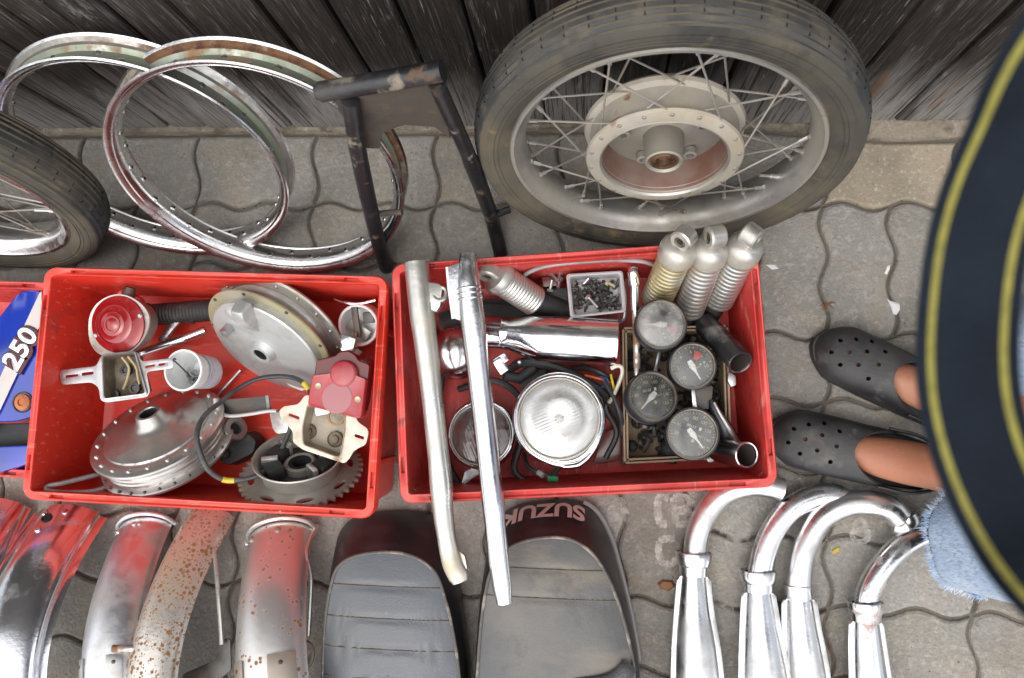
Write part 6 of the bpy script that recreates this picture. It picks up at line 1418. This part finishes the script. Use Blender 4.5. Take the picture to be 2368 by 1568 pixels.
# face and hair (outside the picture, kept simple)
hc = V3((.862, -.06, 1.645))
mb = MB(); mb.loft([[hc + V3((-.075 - d, y, z)) for y, z in ((-.012, -.02), (.012, -.02), (.006, .03), (-.006, .03))] for d in (0, .012, .022)], True, True, True); mb.build('nose', MAT['skin'], person, bevel=.004)
for sg in (-1, 1):
    mb = MB(); mb.ball(hc + V3((-.073, sg * .032, .022)), .013); mb.build('eye', MAT['white'], person)
    mb = MB(); mb.ball(None, .03, 12, 7, Matrix.Translation(hc + V3((.005, sg * .083, -.002))) @ Matrix.Diagonal((.6, .3, 1, 1))); mb.build('ear', MAT['skin'], person)
mb = MB(); mb.ball(None, .03, 12, 7, Matrix.Translation(hc + V3((-.072, 0, -.05))) @ Matrix.Diagonal((.35, .9, .22, 1))); mb.build('mouth', M('lips', (.32, .10, .08), .5), person)
mb = MB(); mb.ball(None, .104, 24, 12, Matrix.Translation(hc + V3((.018, 0, .035))) @ Matrix.Diagonal((.98, .95, .92, 1))); mb.build('hair', MAT['hair'], person)
# clothing
def shell(name, rings, mat, flip=False, th=.003):
    mb = MB(); mb.loft(rings); o = mb.build(name, mat, person, smooth=80); sm = o.modifiers.new('s', 'SOLIDIFY'); sm.thickness = th
    s2 = o.modifiers.new('sub', 'SUBSURF'); s2.levels = s2.render_levels = 1; return o
def ringc(c, rx, ry, n=40, tilt=(0, 0), fold=0, ph=0):
    return [c + V3((rx * math.cos(a) * (1 + fold * math.sin(5 * a + ph)), ry * math.sin(a) * (1 + fold * math.sin(4 * a + ph * 1.7)), tilt[0] * math.cos(a) * rx + tilt[1] * math.sin(a) * ry)) for a in [2 * PI * k / n for k in range(n)]]
def jean(hem, tilt, knee, hip, rx, ry):
    def at(f): return hem.lerp(knee, f) if f < 1 else knee.lerp(hip, f - 1)
    rs = []
    for f, k, fo in ((0, 1, .035), (.06, .985, .035), (.15, .98, .03), (.3, .97, .03), (.5, .97, .022), (.75, .99, .015), (1, 1.0, .015), (1.4, 1.1, .01), (1.8, 1.22, .005), (2.0, 1.25, 0)):
        rs.append(ringc(at(f), rx * k, ry * k, 44, (tilt[0] * max(0, 1 - f * 1.5), tilt[1] * max(0, 1 - f * 1.5)), fo, f * 5))
    o = shell('jeans_leg', rs, MAT['denim'])
    base = rs[0]; c = sum(base, V3()) / len(base); mb = MB()
    for k in range(1100):                                               # loose threads of the cut hem
        i = R.random() * len(base); p = base[int(i) % 44].lerp(base[(int(i) + 1) % 44], i % 1); out = (p - c); out.z = 0; out.normalize()
        L = R.uniform(.004, .015) * (1.7 if R.random() < .10 else 1); side = V3((-out.y, out.x, 0)) * R.gauss(0, .5)
        dv = (out * R.uniform(.1, 1.0) + side + V3((0, 0, -R.uniform(.3, 1)))).normalized()
        q = p + out * R.uniform(-.002, .003) + V3((0, 0, R.uniform(0, .006))); w = V3((-out.y, out.x, 0)) * R.uniform(.00025, .0006)
        m_ = q + dv * L * .55 + out * .001; e = q + dv * L + V3((0, 0, -.002))
        mb.add([q - w, q + w, m_ + w * .7, m_ - w * .7, e], [(0, 1, 2, 3), (3, 2, 4)])
    fr = mb.build('frayed_hem', MAT['fray'], o); fr['kind'] = 'stuff'
    return o
hemN = P(2262, 1238, .150); hemF = P(2318, 806, .17)
jean(hemN, (-.30, .16), V3((.775, -.165, .50)), V3((.925, -.155, .90)), .088, .092)
jean(hemF, (-.2, 0), V3((.79, .075, .50)), V3((.925, .035, .90)), .080, .084)
shell('jeans_seat', [ringc(V3((.93, -.06, .86)), .128, .200), ringc(V3((.93, -.06, .95)), .135, .20), ringc(V3((.93, -.06, 1.02)), .135, .185)], MAT['denim'])
shell('shirt', [ringc(V3((.93, -.06, .93)), .15, .215, 40, (0, 0), .02, 1), ringc(V3((.935, -.06, 1.1)), .15, .205), ringc(V3((.93, -.06, 1.27)), .155, .215), ringc(V3((.925, -.06, 1.38)), .135, .20), ringc(V3((.918, -.06, 1.45)), .085, .11), ringc(V3((.912, -.06, 1.47)), .066, .072)], MAT['shirt'])
for sg in (-1, 1): shell('sleeve', [[p + V3((0, 0, 0)) for p in ringc(V3((.927, -.06 + sg * y, z)), .068, .055, 24)] for y, z in ((.15, 1.41), (.20, 1.33), (.235, 1.24), (.25, 1.20))], MAT['shirt'])
for kname in ('near', 'far'):
    a, d, s = FT[kname]
    g_ = bpy.data.objects.new('clog', None); COL.objects.link(g_); g_.parent = person; ROOTLOC[g_.name] = V3(person.location)
    clog(kname, g_, None)

# ================================================================== CAMERA STRAP HANGING IN FRONT
MAT['strap_black'] = M('dark_neoprene_strap', (.007, .010, .016), .9, 0, [dict(col=(.011, .016, .024), scale=14, lo=.45, hi=.7)], bump=[(300, .3, 3)], spec=.15)
MAT['strap_yellow'] = M('yellow_woven_edge', (.22, .20, .04), .9, 0, [dict(col=(.16, .145, .03), scale=120, lo=.45, hi=.65)], bump=[(400, .4, 2)])
strap = thing('carrying_strap', 'black strap with yellow edge lines hanging at the right, close in front', 'strap', P(2240, 860, 1.0))
cl = bez([P(2900, -420, 1.16), P(2640, -120, 1.12), P(2440, 150, 1.10), P(2350, 320, 1.065), P(2292, 450, 1.05), P(2258, 570, 1.045), P(2240, 700, 1.04), P(2234, 830, 1.04), P(2246, 950, 1.04), P(2284, 1080, 1.042), P(2350, 1215, 1.05), P(2440, 1330, 1.07), P(2640, 1500, 1.10), P(2900, 1700, 1.14)], 150)
def strip(x0, x1, lift, th):
    rows = []; prev = V3((-1, 0, 0))
    for i in range(len(cl)):
        t_ = (cl[min(i + 1, len(cl) - 1)] - cl[max(0, i - 1)]).normalized(); vd = (V3((.02, .03, CAM_H + .15)) - cl[i]).normalized()
        w = prev if i else t_.cross(vd)
        w = t_.cross(vd) if abs(t_.dot(vd)) < .8 else w
        s = (w - t_ * w.dot(t_)).normalized()
        if s.dot(prev) < 0 and i: s = -s
        if i == 0 and s.x > 0: s = -s
        prev = s; n = s.cross(t_).normalized()
        if n.z < 0: n = -n
        rows.append([cl[i] + s * x0 + n * lift, cl[i] + s * x1 + n * lift, cl[i] + s * x1 + n * (lift - th), cl[i] + s * x0 + n * (lift - th)])
    mb = MB(); mb.loft(rows, True, True, True); return mb
strip(-.0225, .0225, 0, .003).build('webbing', MAT['strap_black'], strap, smooth=60)
for x in (.0158, -.0158): strip(x - .0017, x + .0017, .0006, .0008).build('edge_line', MAT['strap_yellow'], strap, smooth=60)
